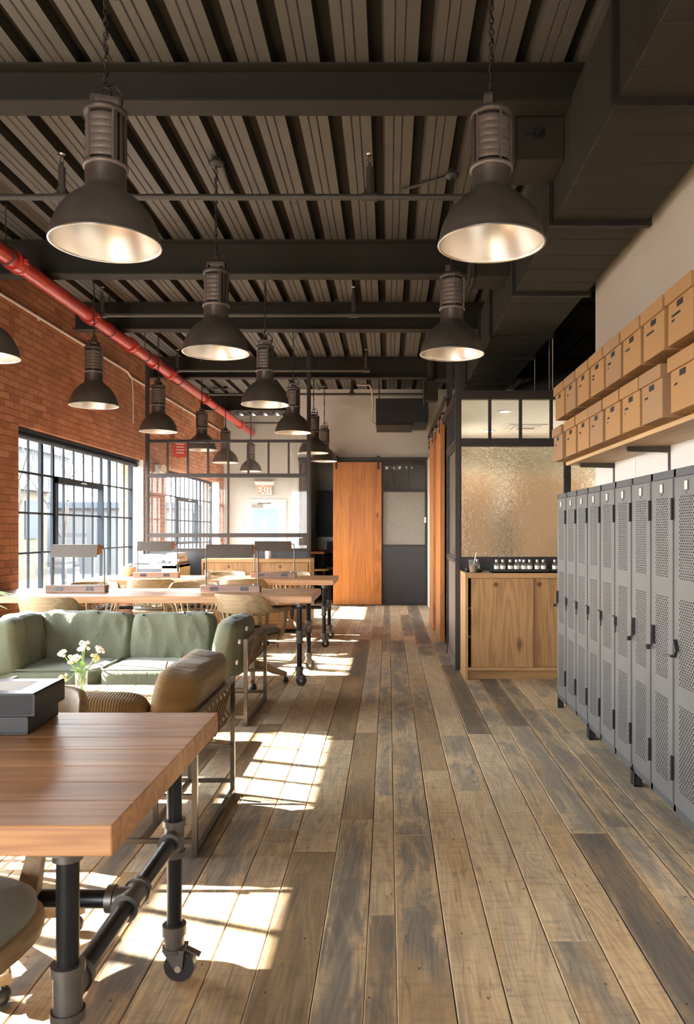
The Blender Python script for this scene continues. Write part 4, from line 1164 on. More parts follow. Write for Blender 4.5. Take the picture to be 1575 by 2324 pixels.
# ------------------------------------------------------------------ desk lamps with outlets
def make_desk_lamp(label, loc):
    t = thing('desk_lamp', label, 'desk lamp', loc, 0, 'long desk lamps on the work tables')
    W, D, H = .545, .105, .065
    b = MB(); b.box((0, 0, 0), (W, D, H)); b.build('base', M['lampwood'], t, bevel=.002)
    for x_ in (.125, .405):
        b = MB(); b.box((x_-.036, -.003, .017), (x_+.036, .001, .052)); oo = b.build('outlet', M['steel_panel'], t, bevel=.001)
        b = MB()
        for s in (-.018, .018):
            b.box((x_+s-.006, -.0042, .031), (x_+s-.004, -.002, .043)); b.box((x_+s+.004, -.0042, .031), (x_+s+.006, -.002, .043)); b.cyl((x_+s, -.0042, .025), (x_+s, -.002, .025), .0025, 6)
        b.build('socket_slots', M['black'], oo)
    for (x_, s) in ((.042, 1), (W-.022, -1)):
        b = MB(); b.tube([(x_, .05, H-.005), (x_, .05, .375), (x_+s*.004, .05, .395), (x_+s*.014, .05, .405), (x_+s*.035, .05, .408)], .0065, 8); b.build('rod', M['tube_steel'], t)
    b = MB(); x0, x1 = .052, .478
    outer = [(-.022, .325), (.012, .44), (.088, .44), (.105, .385), (.105, .375)]
    inn = [(.098, .375), (.098, .384), (.083, .434), (.017, .434), (-.015, .325)]
    poly = outer+inn
    b.prism(poly, 'x', x0, x1); b.build('lamp_hood', M['hood'], t)
    for (xa, xb) in ((x0-.004, x0+.008), (x1-.008, x1+.006)):
        b = MB(); b.prism([(.0, .345), (.02, .432), (.08, .432), (.097, .385), (.097, .36)], 'x', xa, xb); b.build('end_block', M['pine_door'], t)
    b = MB(); b.cyl((x0+.02, .05, .405), (x1-.02, .05, .405), .013, 12); b.build('lamp_tube', M['white_plastic'], t)
    b = MB(); b.cyl((W-.06, .03, H), (W-.06, .03, H+.012), .006, 8); b.build('switch', M['silver'], t)
    return t
dl = make_desk_lamp('long grey desk lamp standing alone against the big window', (-3.145, 7.13, TH))
dl2 = dup(dl, 'long dark desk lamp on the middle table, behind the swivel chair with wooden arms', (-1.725, 7.13, TH))
dl3 = dup(dl, 'long desk lamp in front of the copier on the far work table', (-3.075, 9.36, TH))
dl4 = dup(dl, 'long desk lamp in front of the orange cabinet on the far work table', (-1.66, 9.36, TH))

# ------------------------------------------------------------------ oak swivel chairs
def make_chair(label, loc, rz, pad='pad'):
    t = thing('swivel_chair', label, 'chair', loc, rz, 'oak swivel chairs at the work tables')
    def sup(a, rx, ry, e=2.6):
        c, s = math.cos(a), math.sin(a)
        return (rx*abs(c)**(2/e)*(1 if c >= 0 else -1), ry*abs(s)**(2/e)*(1 if s >= 0 else -1))
    n = 32
    def ring(rx, ry, z, yo=0): return [(p[0], p[1]+yo, z) for p in [sup(2*math.pi*i/n, rx, ry) for i in range(n)]]
    b = MB(); b.loft([ring(.215, .205, .408), ring(.235, .225, .414), ring(.24, .23, .435), ring(.235, .225, .452), ring(.20, .19, .450)]); b.build('seat', M['chair'], t)
    b = MB(); b.loft([ring(.205, .195, .452), ring(.222, .212, .462), ring(.222, .212, .486), ring(.20, .19, .503), ring(.12, .115, .510), ring(.01, .01, .508)])
    cu = b.build('seat_cushion', M[pad], t)
    b = MB(); b.sphere((.10, -.10, .510), .009, 8, 6, .5); b.sphere((-.10, -.10, .510), .009, 8, 6, .5); b.sphere((.10, .10, .510), .009, 8, 6, .5); b.sphere((-.10, .10, .510), .009, 8, 6, .5); b.build('tufting_knobs', M['black'], cu)
    # bow: arms sweeping into the tall crest
    rings = []
    K = 44
    for i in range(K+1):
        u = -1+2*i/K
        if abs(u) > .68:
            s = 1 if u > 0 else -1; f = (abs(u)-.68)/.32
            p = Vector((s*(.275-.004*f), -.02+.20*f)); nrm = Vector((s, 0))
            if f > .6: p.x -= s*.012*(f-.6)
        else:
            a = -math.pi/2 + u/.68*math.pi/2
            p = Vector((.275*math.cos(a), -.02+.255*math.sin(a))); nrm = Vector((math.cos(a), math.sin(a))).normalized()
        k = max(0.0, min(1.0, (.60-abs(u))/.26)); k = k*k*(3-2*k)
        wd = .052*(1-k)+.026*k
        if abs(u) > .9: wd *= 1.12
        zl, zh = .648, .682+.132*k*(1-.10*(u/.5)**2 if abs(u) < .5 else .9)
        lean = .035*k
        ci, co = p-nrm*wd/2, p+nrm*wd/2
        rings.append([(ci.x, ci.y, zl), (co.x, co.y, zl), (co.x+nrm.x*lean*.5, co.y+nrm.y*lean*.5, (zl+zh)/2), (co.x+nrm.x*lean, co.y+nrm.y*lean, zh-.006), ((co.x+ci.x)/2+nrm.x*lean, (co.y+ci.y)/2+nrm.y*lean, zh), (ci.x+nrm.x*lean, ci.y+nrm.y*lean, zh-.006), (ci.x+nrm.x*lean*.5, ci.y+nrm.y*lean*.5, (zl+zh)/2)])
    b = MB(); b.loft(rings); b.build('back_rail', M['chair'], t, bevel=.004, segs=2)
    for i in range(9):
        a = math.radians(-90+(-64+16*i))
        p0_ = Vector((.205*math.cos(a), .19*math.sin(a), .45)); p1_ = Vector((.272*math.cos(a), -.02+.252*math.sin(a), .655))
        tz = Vector((-math.sin(a), math.cos(a), 0)); nz = Vector((math.cos(a), math.sin(a), 0))
        rr = []
        for (f, w_, bow) in ((0, .011, 0), (.35, .013, .006), (.7, .016, .008), (1, .017, 0)):
            c = p0_.lerp(p1_, f)+nz*bow
            rr.append([c-tz*w_-nz*.006, c+tz*w_-nz*.006, c+tz*w_+nz*.006, c-tz*w_+nz*.006])
        b = MB(); b.loft(rr, False); b.build('slat', M['chair'], t)
    for s in (-1, 1):
        rr = []
        for (f, xx, yy, w_) in ((0, .225, .085, .030), (.2, .243, .098, .030), (.5, .262, .105, .024), (.8, .268, .115, .025), (1, .264, .128, .030)):
            z = .395+(.655-.395)*f
            rr.append([(s*(xx-.011), yy-w_, z), (s*(xx+.011), yy-w_, z), (s*(xx+.011), yy+w_, z), (s*(xx-.011), yy+w_, z)])
        b = MB(); b.loft(rr, False); b.build('arm_post', M['chair'], t, bevel=.003)
    b = MB(); b.box((-.11, -.10, .385), (.11, .10, .408)); b.cyl((0, 0, .34), (0, 0, .39), .045, 14); b.tube([(.08, 0, .375), (.20, .02, .372), (.235, .05, .362), (.232, .05, .33)], .005, 6); b.build('tilt_mechanism', M['black'], t)
    b = MB(); b.cyl((0, 0, .16), (0, 0, .35), .019, 14); b.cyl((0, 0, .25), (0, 0, .36), .028, 14); b.build('column', M['black'], t)
    b = MB(); b.cyl((0, 0, .135), (0, 0, .205), .052, 18); b.build('hub', M['chair'], t, bevel=.006)
    for i in range(4):
        a = math.radians(35+90*i); d = Vector((math.cos(a), math.sin(a), 0)); q = Vector((-d.y, d.x, 0)); rr = []
        for (r_, z0, z1, w_) in ((.03, .135, .205, .026), (.10, .125, .195, .026), (.18, .085, .15, .024), (.25, .068, .118, .022), (.295, .062, .10, .021), (.305, .064, .094, .019)):
            c = d*r_
            rr.append([(c-q*w_)+Vector((0,0,z0)), (c+q*w_)+Vector((0,0,z0)), (c+q*w_*.8)+Vector((0,0,z1)), (c-q*w_*.8)+Vector((0,0,z1))])
        b = MB(); b.loft(rr, False); lg = b.build('leg', M['chair'], t, bevel=.006, segs=2)
        b = MB(); c = d*.285; b.cyl((c.x, c.y, .045), (c.x, c.y, .066), .008, 8); b.sphere((c.x+.008, c.y, .028), .028, 14, 10); b.build('caster', M['black'], lg)
    return t
c0 = make_chair('oak swivel chair with a broad curved back behind the sofa corner by the brick', (-2.80, 6.62, 0), -.12)
R = math.pi
chairs = [
 ('oak swivel chair with arms and star base half hidden behind the sofa arm frame', (-1.20, 6.86, 0), -.42),
 ('oak chair with its back to us at the far table, below the copier lamp', (-2.70, 8.98, 0), .10),
 ('oak chair with its back to us at the far table, behind the dark lamp', (-1.66, 9.0, 0), .06),
 ('oak chair with pale pad facing us behind the middle table, window side', (-3.06, 8.02, 0), R+.25),
 ('oak chair with pale pad facing us behind the middle table, beside the dark lamp', (-2.02, 8.05, 0), R+.15),
 ('oak swivel chair on the far side of the far table, beside the candle glass', (-2.15, 10.12, 0), R-.1),
 ('oak chair beyond the far table, behind the lamp by the orange cabinet', (-1.25, 10.1, 0), R+.1),
 ('oak swivel chair whose curved top shows behind the stacked books on the front table', (-1.27, 2.44, 0), R+.05),
 ('oak swivel chair with grey green pad under the front table by its pipe leg', (-1.03, 1.72, 0), -1.70),
]
for lab, loc, rz in chairs: dup(c0, lab, loc, rz)

# ------------------------------------------------------------------ sofa, armchair and coffee table
def cushion(w, d, h, seed, puff=.30, e=5.0, amp=.014, nx=22, ny=16, nz=7, sag=0.0, freq=4.0):
    """soft box centred on the origin"""
    b = MB(); vid = {}; vs = []
    def P(i, j, k):
        key = (i, j, k)
        if key in vid: return vid[key]
        x, y, z = -1+2*i/nx, -1+2*j/ny, -1+2*k/nz
        m = max(abs(x), abs(y), abs(z))
        L = (abs(x)**e+abs(y)**e+abs(z)**e)**(1/e)
        s = m/L if L > 0 else 1
        fx, fy = 1-abs(x)**3.2, 1-abs(y)**3.2
        th = 1-puff*(1-min(1, (max(0, fx)*max(0, fy))**.55))
        p = Vector((x*s*w/2, y*s*d/2, z*s*h/2*th))
        q = Vector((p.x*freq+seed*3.1, p.y*freq, p.z*freq*1.3))
        nn = noise.noise(q*.8)+.35*noise.noise(Vector((q.x*1.9, q.y*1.1, q.z*1.9)))+.28*(1-3*abs(noise.noise(Vector((q.x*1.5+q.y*.5, q.y*.55-q.x*.3, q.z*1.5)))))-.15
        nrm = Vector((x/w if abs(x) > .98 else x*.2/w, y/d if abs(y) > .98 else y*.2/d, z/h)).normalized()
        p += nrm*nn*amp
        if sag: p.z -= sag*max(0, fx)*max(0, fy)
        vid[key] = len(vs); vs.append(p); return vid[key]
    fs = []
    for i in range(nx):
        for j in range(ny):
            fs.append((P(i,j,0), P(i,j+1,0), P(i+1,j+1,0), P(i+1,j,0))); fs.append((P(i,j,nz), P(i+1,j,nz), P(i+1,j+1,nz), P(i,j+1,nz)))
    for i in range(nx):
        for k in range(nz):
            fs.append((P(i,0,k), P(i+1,0,k), P(i+1,0,k+1), P(i,0,k+1))); fs.append((P(i,ny,k), P(i,ny,k+1), P(i+1,ny,k+1), P(i+1,ny,k)))
    for j in range(ny):
        for k in range(nz):
            fs.append((P(0,j,k), P(0,j,k+1), P(0,j+1,k+1), P(0,j+1,k))); fs.append((P(nx,j,k), P(nx,j+1,k), P(nx,j+1,k+1), P(nx,j,k+1)))
    b.add(vs, fs, True)
    return b
def place(o, loc, rot=(0, 0, 0)):
    o.location = loc; o.rotation_euler = rot; return o
def piping(w, d, z, r=.006, e=5.0):
    b = MB(); pts = []
    for i in range(48):
        a = 2*math.pi*i/48; c, s = math.cos(a), math.sin(a)
        pts.append((w/2*abs(c)**(2/e)*(1 if c >= 0 else -1), d/2*abs(s)**(2/e)*(1 if s >= 0 else -1), z))
    b.tube(pts, r, 5, False, closed=True); return b

SX0, SX1, SY0, SY1 = -3.02, -.985, 5.375, 6.22
sofa = thing('sofa', 'olive green canvas sofa on a square steel tube frame', 'sofa', ((SX0+SX1)/2, (SY0+SY1)/2, 0))
hw, hd = (SX1-SX0)/2, (SY1-SY0)/2
def arm_frame(parent, x, hd, top, w=.026, name='arm_frame'):
    b = MB()
    for y in (-hd, hd): b.sqbar((x, y, 0), (x, y, top), w)
    b.sqbar((x, -hd-w/2-.001, top-w/2+.001), (x, hd+w/2+.001, top-w/2+.001), w*1.03); b.sqbar((x, -hd, .016), (x, hd, .016), w*.94)
    return b.build(name, M['tube_steel'], parent)
arm_frame(sofa, hw, hd, .60); arm_frame(sofa, -hw, hd, .60)
b = MB(); b.sqbar((-hw, hd, .585), (hw, hd, .585), .0225); b.sqbar((-hw, hd, .065), (hw, hd, .065), .0225); b.sqbar((-hw, -hd, .065), (hw, -hd, .065), .0225)
b.sqbar((-hw, -hd+.03, .245), (hw, -hd+.03, .245), .0225); b.sqbar((-hw, hd-.05, .245), (hw, hd-.05, .245), .0225)
b.build('seat_frame', M['tube_steel'], sofa)
for i in range(4):
    b = MB(); b.box((-hw+.25+i*.42, -hd+.03, .248), (-hw+.33+i*.42, hd-.05, .254)); b.build('webbing', M['leather'], sofa)
for i, (xc, w) in enumerate(((-.51, .98), (.40, .86))):
    o = place(cushion(w, .72, .15, 3+i, .10, 7, .006, nx=26).build('seat_cushion', M['green'], sofa), (xc, -.045, .315))
    o2 = piping(w*.985, .71, .068, .006, 8).build('piping', M['green'], o)
    b = MB()
    for x_ in (-.35, .05, .33): b.sphere((x_*w, -.362, -.04), .009, 8, 6)
    b.build('snaps', M['black'], o)
for i, (xc, w, h, tilt) in enumerate(((-.345, .76, .42, -.24), (.345, .63, .39, -.22))):
    o = place(cushion(w, h, .21, 11+i*5, .24, 8, .026, freq=5.5, nx=44, ny=30).build('back_cushion', M['green'], sofa), (xc, .23, .520), (math.pi/2+tilt, 0, 0.02))
    b = MB()
    for (x_, y_) in ((-.25, .17), (.10, .185), (.28, .18)): b.sphere((x_*w/.7, y_, .085), .009, 8, 6)
    b.build('snaps', M['black'], o)
o = place(cushion(.74, .40, .24, 31, .16, 9, .024, freq=5.0, nx=40, ny=26).build('side_cushion', M['green'], sofa), (-hw+.30, -.06, .53), (math.pi/2-.12, 0, math.pi/2+.10))
o = place(cushion(.74, .45, .17, 41, .16, 8, .030, freq=4.5, nx=40, ny=28).build('side_cushion', M['green'], sofa), (hw-.17, -.03, .485), (math.pi/2-.14, 0, -math.pi/2-.04))
b = MB()
for (x_, y_) in ((.28, .10), (.27, -.05), (.10, .17)):
    b.tube([(x_, y_, -.112), (x_, y_, -.098)], .017, 12); 
b.build('eyelets', M['paper'], o)
def lacing(parent, x, y0, y1, top, n, s=1):
    for i in range(n):
        y = y0+(y1-y0)*i/(n-1)
        b = MB(); b.tube([(x-s*.016, y, top-.03), (x, y, top+.004), (x+s*.016, y+.008, top-.03), (x-s*.015, y+.022, top-.13), (x-s*.06, y+.035, top-.24)], .006, 5)
        b.tube([(x-s*.014, y+.02, top-.12), (x+s*.004, y+.045, top-.16), (x-s*.014, y+.02, top-.20)], .006, 5)
        b.build('lacing_strap', M['leather'], parent)
lacing(sofa, hw, -.15, .26, .585, 6)

AX0, AX1, AY0, AY1 = -1.92, -.800, 3.218, 4.0
ach = thing('armchair', 'tan corduroy armchair on a thin steel frame, seen from behind', 'armchair', ((AX0+AX1)/2, (AY0+AY1)/2, 0))
hw2, hd2 = (AX1-AX0)/2, (AY1-AY0)/2
arm_frame(ach, hw2, hd2, .60, .022); arm_frame(ach, -hw2, hd2, .60, .022)
b = MB(); b.sqbar((-hw2, -hd2, .588), (hw2, -hd2, .588), .0195)
b.sqbar((-hw2, -hd2, .067), (hw2, -hd2, .067), .019); b.sqbar((-hw2, hd2, .067), (hw2, hd2, .067), .019)
b.sqbar((-hw2, -hd2, .25), (hw2, -hd2, .25), .019); b.sqbar((-hw2, hd2-.03, .25), (hw2, hd2-.03, .25), .019)
for y_ in (-hd2+.19, hd2): b.sqbar((hw2-.22, y_, .067), (hw2-.22, y_, .25), .019)
b.sqbar((hw2-.22, -hd2, .067), (hw2-.22, hd2, .067), .019)
b.build('seat_frame', M['tube_steel'], ach)
b = MB(); b.tube([(-.12, -hd2-.012, .60), (-.10, -hd2, .612), (-.08, -hd2-.012, .60)], .012, 8); b.build('frame_clamp', M['tube_steel'], ach)
place(cushion(.82, .66, .16, 51, .12, 6, .006).build('seat_cushion', M['tan_cord'], ach), (-.04, .05, .335))
place(cushion(.80, .34, .20, 55, .26, 5, .014).build('back_cushion', M['tan_cord'], ach), (-.06, -hd2+.14, .475), (math.pi/2-.22, .05, math.pi+.0))
o = place(cushion(.70, .42, .22, 61, .16, 7, .010, nx=30, ny=22).build('side_cushion', M['tan'], ach), (hw2-.135, .02, .545), (math.pi/2-.20, 0, -math.pi/2))
b = MB()
for x_ in (-.14, .12): b.tube([(x_, -.2+.04*i, .1085*(1-.05*((i-5)/5)**2)) for i in range(0, 11)], .0035, 5)
b.build('seam', M['tan_cord'], o)
place(cushion(.66, .30, .20, 65, .25, 5.0, .012).build('side_cushion', M['tan'], ach), (-hw2+.12, .02, .44), (math.pi/2-.15, 0, math.pi/2))
lacing(ach, hw2, -.22, .24, .588, 7)

ct = thing('coffee_table', 'low plank topped coffee table between sofa and armchair', 'coffee table', (-1.95, 4.80, 0))
r_ = random.Random(5); b = MB()
for i in range(7):
    b.tone = (r_.random(), r_.random(), r_.random())
    b.box((-.65+i*.186+.003, -.36, .295), (-.65+(i+1)*.186-.003, .35, .33))
b.build('tabletop', M['floor'], ct, bevel=.002)
b = MB()
for (x_, y_) in ((-.6, -.3), (.6, -.3), (-.6, .3), (.6, .3)): b.sqbar((x_, y_, 0), (x_, y_, .295), .03)
b.sqbar((-.6, -.3, .28), (.6, -.3, .28), .03); b.sqbar((-.6, .3, .28), (.6, .3, .28), .03); b.sqbar((-.6, -.3, .28), (-.6, .3, .28), .03); b.sqbar((.6, -.3, .28), (.6, .3, .28), .03)
b.build('table_frame', M['tube_steel'], ct)

vs_ = thing('flower_vase', 'small glass vase of white and cream flowers on the coffee table', 'vase', (-1.93, 4.89, .33))
b = MB(); b.lathe([(.001, .0), (.036, 0), (.038, .01), (.036, .07), (.040, .135), (.0385, .135), (.0345, .07), (.036, .014), (.001, .012)], 24); b.build('glass', glass_thin('vase_glass', (.93, .96, .93), .9, False, .06), vs_)
r_ = random.Random(12); sm = MB(); ends = []
for (dx, dy, h) in ((-.115, .0, .25), (-.07, .03, .20), (.0, .02, .275), (.03, -.02, .30), (.105, .02, .265), (.06, .05, .21), (-.09, -.05, .10), (-.02, -.03, .22)):
    sm.tube([(dx*.15, dy*.15, .012), (-dx*.1, -dy*.1, .08), (dx*.25, dy*.25, .14), (dx*.8, dy*.8, h*.85), (dx, dy, h)], .0026, 5); ends.append((dx, dy, h))
sm.build('stems', M['leaf'], vs_)
for i, e_ in enumerate(ends):
    b = MB()
    for k in range(9):
        c = Vector(e_)+Vector((r_.uniform(-.022, .022), r_.uniform(-.022, .022), r_.uniform(-.018, .022)))
        b.loft([[tuple(c+Vector((.004*math.cos(a), .004*math.sin(a), -.01))) for a in (0, 1.57, 3.14, 4.71)], [tuple(c+Vector((.015*math.cos(a+k), .015*math.sin(a+k), .004*math.sin(2*a)))) for a in (0, 1.57, 3.14, 4.71)], [tuple(c+Vector((.006*math.cos(a), .006*math.sin(a), .012))) for a in (0, 1.57, 3.14, 4.71)]])
    b.build('blossom', M['petal_yellow'] if i in (1, 5, 6) else M['petal'], vs_)
def leaf(b, base, tip, w):
    base, tip = Vector(base), Vector(tip); d = tip-base; s = d.cross(Vector((0, 0, 1)))
    s = s.normalized() if s.length > 1e-5 else Vector((1, 0, 0)); up = Vector((0, 0, 1))
    L, Rr, Mi = [], [], []
    for f, k in ((0, .15), (.25, .8), (.5, 1), (.75, .7), (1, .03)):
        c = base+d*f+up*(.14*d.length*math.sin(f*math.pi)); Mi.append(c-up*.1*w*k); L.append(c-s*w*k); Rr.append(c+s*w*k)
    vs = L+Mi+Rr; fs = []
    for i in range(4): fs += [(i, i+1, 5+i+1, 5+i), (5+i, 5+i+1, 10+i+1, 10+i)]
    b.add(vs, fs, True)
for k in range(7):
    b = MB(); a = k*.9; leaf(b, (.01*math.cos(a), .01*math.sin(a), .12+.02*(k % 4)), (.07*math.cos(a), .06*math.sin(a), .15+.022*(k % 4)), .014); b.build('leaf', M['leaf'], vs_)

pl = thing('potted_plant', 'leafy plant reaching in from the picture edge beside the sofa', 'plant', (-3.22, 5.55, 0))
b = MB(); b.lathe([(.001, 0), (.13, 0), (.16, .30), (.17, .30), (.17, .33), (.15, .33), (.14, .29), (.001, .29)], 22); b.build('pot', M['terracotta'], pl)
b = MB(); b.tube([(0, 0, .28), (.02, 0, .55), (.06, -.01, .80)], .012, 6); b.build('stem', M['bark'], pl)
r_ = random.Random(3)
for k in range(14):
    a = r_.uniform(0, 6.28); z = r_.uniform(.55, .82); L = r_.uniform(.22, .42)
    if k < 4: a = r_.uniform(-.4, .3); z = .80; L = .52
    b = MB(); leaf(b, (.05, 0, z), (.05+L*math.cos(a), L*math.sin(a), z+r_.uniform(-.04, .14)), .035); b.build('leaf', M['leaf'], pl)

# stacked books on the front table
bk = thing('book', 'thick worn black book lying at the bottom of the pair on the front table', 'book', (-1.0, 2.15, TH), .06, 'books on the front table')
b = MB(); b.box((-.40, 0, .002), (.003, .232, .006)); b.box((-.40, 0, .046), (.003, .232, .050)); b.box((-.002, 0, .002), (.003, .232, .050)); b.build('cover', M['book'], bk)
b = MB(); b.box((-.395, .004, .006), (-.002, .226, .046)); b.build('pages', M['book'], bk)
b2 = thing('book', 'thick black book with a pale blue picture cover on top of the pair', 'book', (-.985, 2.158, TH+.0505), .045, 'books on the front table')
b = MB(); b.box((-.42, 0, 0), (.003, .226, .004)); b.box((-.42, 0, .058), (.003, .226, .062)); b.box((-.002, 0, 0), (.003, .226, .062)); b.build('cover', M['book'], b2)
b = MB(); b.box((-.415, .003, .004), (-.002, .22, .058)); b.build('pages', M['pages'], b2)
b = MB(); b.box((-.42, .004, .0622), (-.002, .222, .0630)); cv = b.build('cover_picture', M['cover'], b2)
b = MB(); b.box((-.34, .05, .0631), (-.06, .18, .0637)); b.build('title_panel', M['petal'], cv)

# ------------------------------------------------------------------ grey lockers: banks of three
LX, LW, LZ0, LZ1, LDp = 1.30, .305, .075, 1.631, .375
def make_bank(label, y_far, states):
    """origin on the floor at the far front foot; lockers run towards the camera (-y)"""
    t = thing('locker_unit', label, 'lockers', (LX, y_far, 0), 0, 'grey steel locker banks')
    W = 3*LW
    b = MB()
    b.box((.012, -W, LZ1-.016), (LDp, 0, LZ1)); b.box((.012, -W, LZ0), (LDp, 0, LZ0+.015)); b.box((LDp-.004, -W, LZ0), (LDp, 0, LZ1))
    for k in range(4):
        y_ = -k*LW; b.box((.012, max(-W, y_-.002), LZ0), (LDp, min(0, y_+.002), LZ1))
    b.build('carcass', M['locker'], t)
    b = MB()
    b.box((0, -W, LZ1-.038), (.016, 0, LZ1)); b.box((0, -W, LZ0), (.016, 0, LZ0+.035))
    for k in range(4):
        y_ = -k*LW; a0 = -W if k == 3 else y_-.014; a1 = 0 if k == 0 else y_+.014
        b.box((0, a0, LZ0), (.016, a1, LZ1))
    b.build('front_frame', M['locker_frame'], t, bevel=.0015)
    for (y_, x_) in ((-.018, .0), (-W+.018, .0), (-.018, LDp-.04), (-W+.018, LDp-.04)):
        b = MB(); b.box((x_, y_-.018, 0), (x_+.004, y_+.018, LZ0+.01)); b.box((x_, y_-.018, 0), (x_+.04, y_-.014, LZ0+.01)); b.box((x_, y_-.018, 0), (x_+.04, y_+.018, .003)); b.build('leg', M['black'], t)
    b = MB(); b.box((.016, -W+.004, LZ0+.016), (.02, -.004, LZ1-.04)); 
    for k in range(3):
        yf, yn = -k*LW-.015, -(k+1)*LW+.015       # far and near edges of the door
        z0, z1 = LZ0+.037, LZ1-.040
        pw = [(.187, .575), (.66, 1.045), (1.135, 1.51)]
        ya, yb = yn+.058, yf-.052
        d = MB(); xf = -.004
        def fr(y0, y1, za, zb): d.quad((xf, y0, za), (xf, y1, za), (xf, y1, zb), (xf, y0, zb))
        fr(yn, ya, z0, z1); fr(yb, yf, z0, z1)
        zs = [z0]+[v for p in pw for v in p]+[z1]
        for i in range(0, len(zs), 2): fr(ya, yb, zs[i], zs[i+1])
        d.mi = 1
        for (p, q) in pw: fr(ya, yb, p, q)
        d.mi = 0
        e = .014
        d.quad((xf, yn, z0), (xf, yn, z1), (e, yn, z1), (e, yn, z0)); d.quad((xf, yf, z0), (xf, yf, z1), (e, yf, z1), (e, yf, z0))
        d.quad((xf, yn, z1), (xf, yf, z1), (e, yf, z1), (e, yn, z1)); d.quad((xf, yn, z0), (xf, yf, z0), (e, yf, z0), (e, yn, z0))
        door = d.build('door', [M['locker'], M['perf']], t, fix=False)
        cy_ = (yn+yf)/2
        b = MB(); b.box((-.008, cy_-.020, 1.527), (-.004, cy_+.020, 1.573)); b.build('card_holder', M['locker_frame'], door)
        b = MB(); b.box((-.0095, cy_-.016, 1.531), (-.0078, cy_+.014, 1.569)); b.build('number_card', M['plate'], door)
        b = MB(); b.cyl((-.007, cy_, 1.519), (-.003, cy_, 1.519), .003, 8); b.build('rivet', M['black'], door)
        for (p, q) in ((1.40, 1.50), (.215, .325)):
            b = MB(); b.box((-.010, yn-.006, p), (.0, yn+.012, q)); b.cyl((-.011, yn+.0, p), (-.011, yn+.0, q), .005, 8)
            for i in range(1, 3): b.cyl((-.011, yn, p+(q-p)*i/3-.002), (-.011, yn, p+(q-p)*i/3+.002), .0065, 8)
            b.build('hinge', M['black'], door)
        # lift latch near the far edge
        st = states[k]
        b = MB(); yl = yf-.014
        if st == 0:     # lever turned out level
            b.box((-.009, yl-.014, .815), (-.002, yl+.008, .865)); b.box((-.018, yl-.004, .81), (-.008, yl+.002, .862)); b.obox((-.011, yl+.022, .862), (.009, .062, .006), ax=.05); b.box((-.016, yl-.008, .775), (-.009, yl+.0, .815))
        elif st == 1:   # lever hanging down with a boxy thumb piece
            b.box((-.006, yl-.030, .80), (-.001, yl-.008, .895)); b.box((-.022, yl-.029, .805), (-.004, yl-.025, .893)); b.box((-.016, yl+.0, .79), (-.008, yl+.007, .855)); b.box((-.036, yl-.002, .772), (-.014, yl+.016, .794)); b.box((-.012, yl+.002, .855), (-.009, yl+.005, .895))
        else:           # bent lever sticking into the aisle
            b.obox((-.013, yl-.022, .838), (.016, .005, .055), ax=-.5); b.obox((-.010, yl-.010, .802), (.012, .005, .058), ax=.7); b.obox((-.030, yl+.026, .785), (.014, .042, .010), az=.4)
        b.build('latch_handle', M['black'], door)
        i_ = MB(); i_.box((.20, yn, .95), (.205, yf, 1.0)) 
    return t
make_bank('bank of three grey perforated lockers farthest down the row, beside the oak cabinet', 5.97, [1, 0, 0])
make_bank('bank of three grey perforated lockers in the middle of the row under the shelf', 5.97-.917, [0, 0, 0])
make_bank('bank of three grey perforated lockers nearest the camera at the picture edge', 5.97-2*.917, [1, 1, 2])

# ------------------------------------------------------------------ shelves and archive boxes
def make_shelf(label, z, ybr):
    t = thing('archive_shelf', label, 'shelf', (XR, 2.4, z), 0, 'wooden wall shelves of archive boxes')
    b = MB(); b.box((-.30 if z < 2 else -.25, 0, 0), (-.002, 6.04-2.4, .026)); b.build('shelf_board', M['shelfwood'], t, bevel=.002)
    for y in ybr:
        y -= 2.4
        b = MB(); b.box((-.006, y-.016, -.20), (-.001, y+.016, 0)); b.cyl((-.010, y, -.18), (-.004, y, -.18), .005, 8); b.cyl((-.010, y, -.03), (-.004, y, -.03), .005, 8)
        if z < 2: b.prism([(-.255, -.004), (-.255, -.022), (-.245, -.034), (-.004, -.040), (-.004, -.004)], 'y', y-.016, y+.016)
        else: b.prism([(-.235, -.002), (-.235, -.012), (-.004, -.020), (-.004, -.002)], 'y', y-.016, y+.016)
        b.build('bracket', M['tube_steel'], t)
    return t
make_shelf('lower wooden shelf with steel brackets carrying a row of archive boxes', 1.857, (5.777, 4.638, 3.5))
make_shelf('upper wooden shelf hidden behind the boxes, carrying the top row', 2.170, (5.777, 4.638, 3.5))
BW, BD, BH = .287, .375, .236
def make_box(label, loc, mat, hole, marks, group, seed):
    """origin at the bottom of the far front edge; the box runs to -y and +x"""
    t = thing('archive_box', label, 'cardboard box', loc, 0, group)
    b = MB(); b.box((0, -BW, 0), (BD-.012, 0, BH)); b.build('box_body', mat, t, bevel=.0025)
    b = MB(); b.box((-.014, -BW-.010, BH-.050), (BD-.004, .010, BH+.016)); b.build('lid', mat, t, bevel=.003)
    b = MB(); b.tube([(-.0012, -BW/2-.028, BH-.072), (-.0012, -BW/2+.028, BH-.072)], .013, 8)
    hh = MB(); hh.box((-.0014, -BW/2-.036, BH-.086), (.002, -BW/2+.036, BH-.058)); hh.build('hand_hole', M['ink'], t, bevel=.001)
    r_ = random.Random(seed)
    for (row, n) in enumerate(marks):
        if n == 0: continue
        b = MB(); y = -.045
        for k in range(n):
            w = r_.uniform(.004, .008); hgt = r_.uniform(.008, .012)
            z = BH-.118-row*.022
            y0 = y-w
            b.box((-.0012, y0, z), (.001, y, z+hgt)); y = y0-.0022
        b.build('marker_lettering', M['ink'], t)
    return t
lowY = [6.027, 5.618, 5.27, 4.947, 4.60, 4.262, 3.935, 3.535]
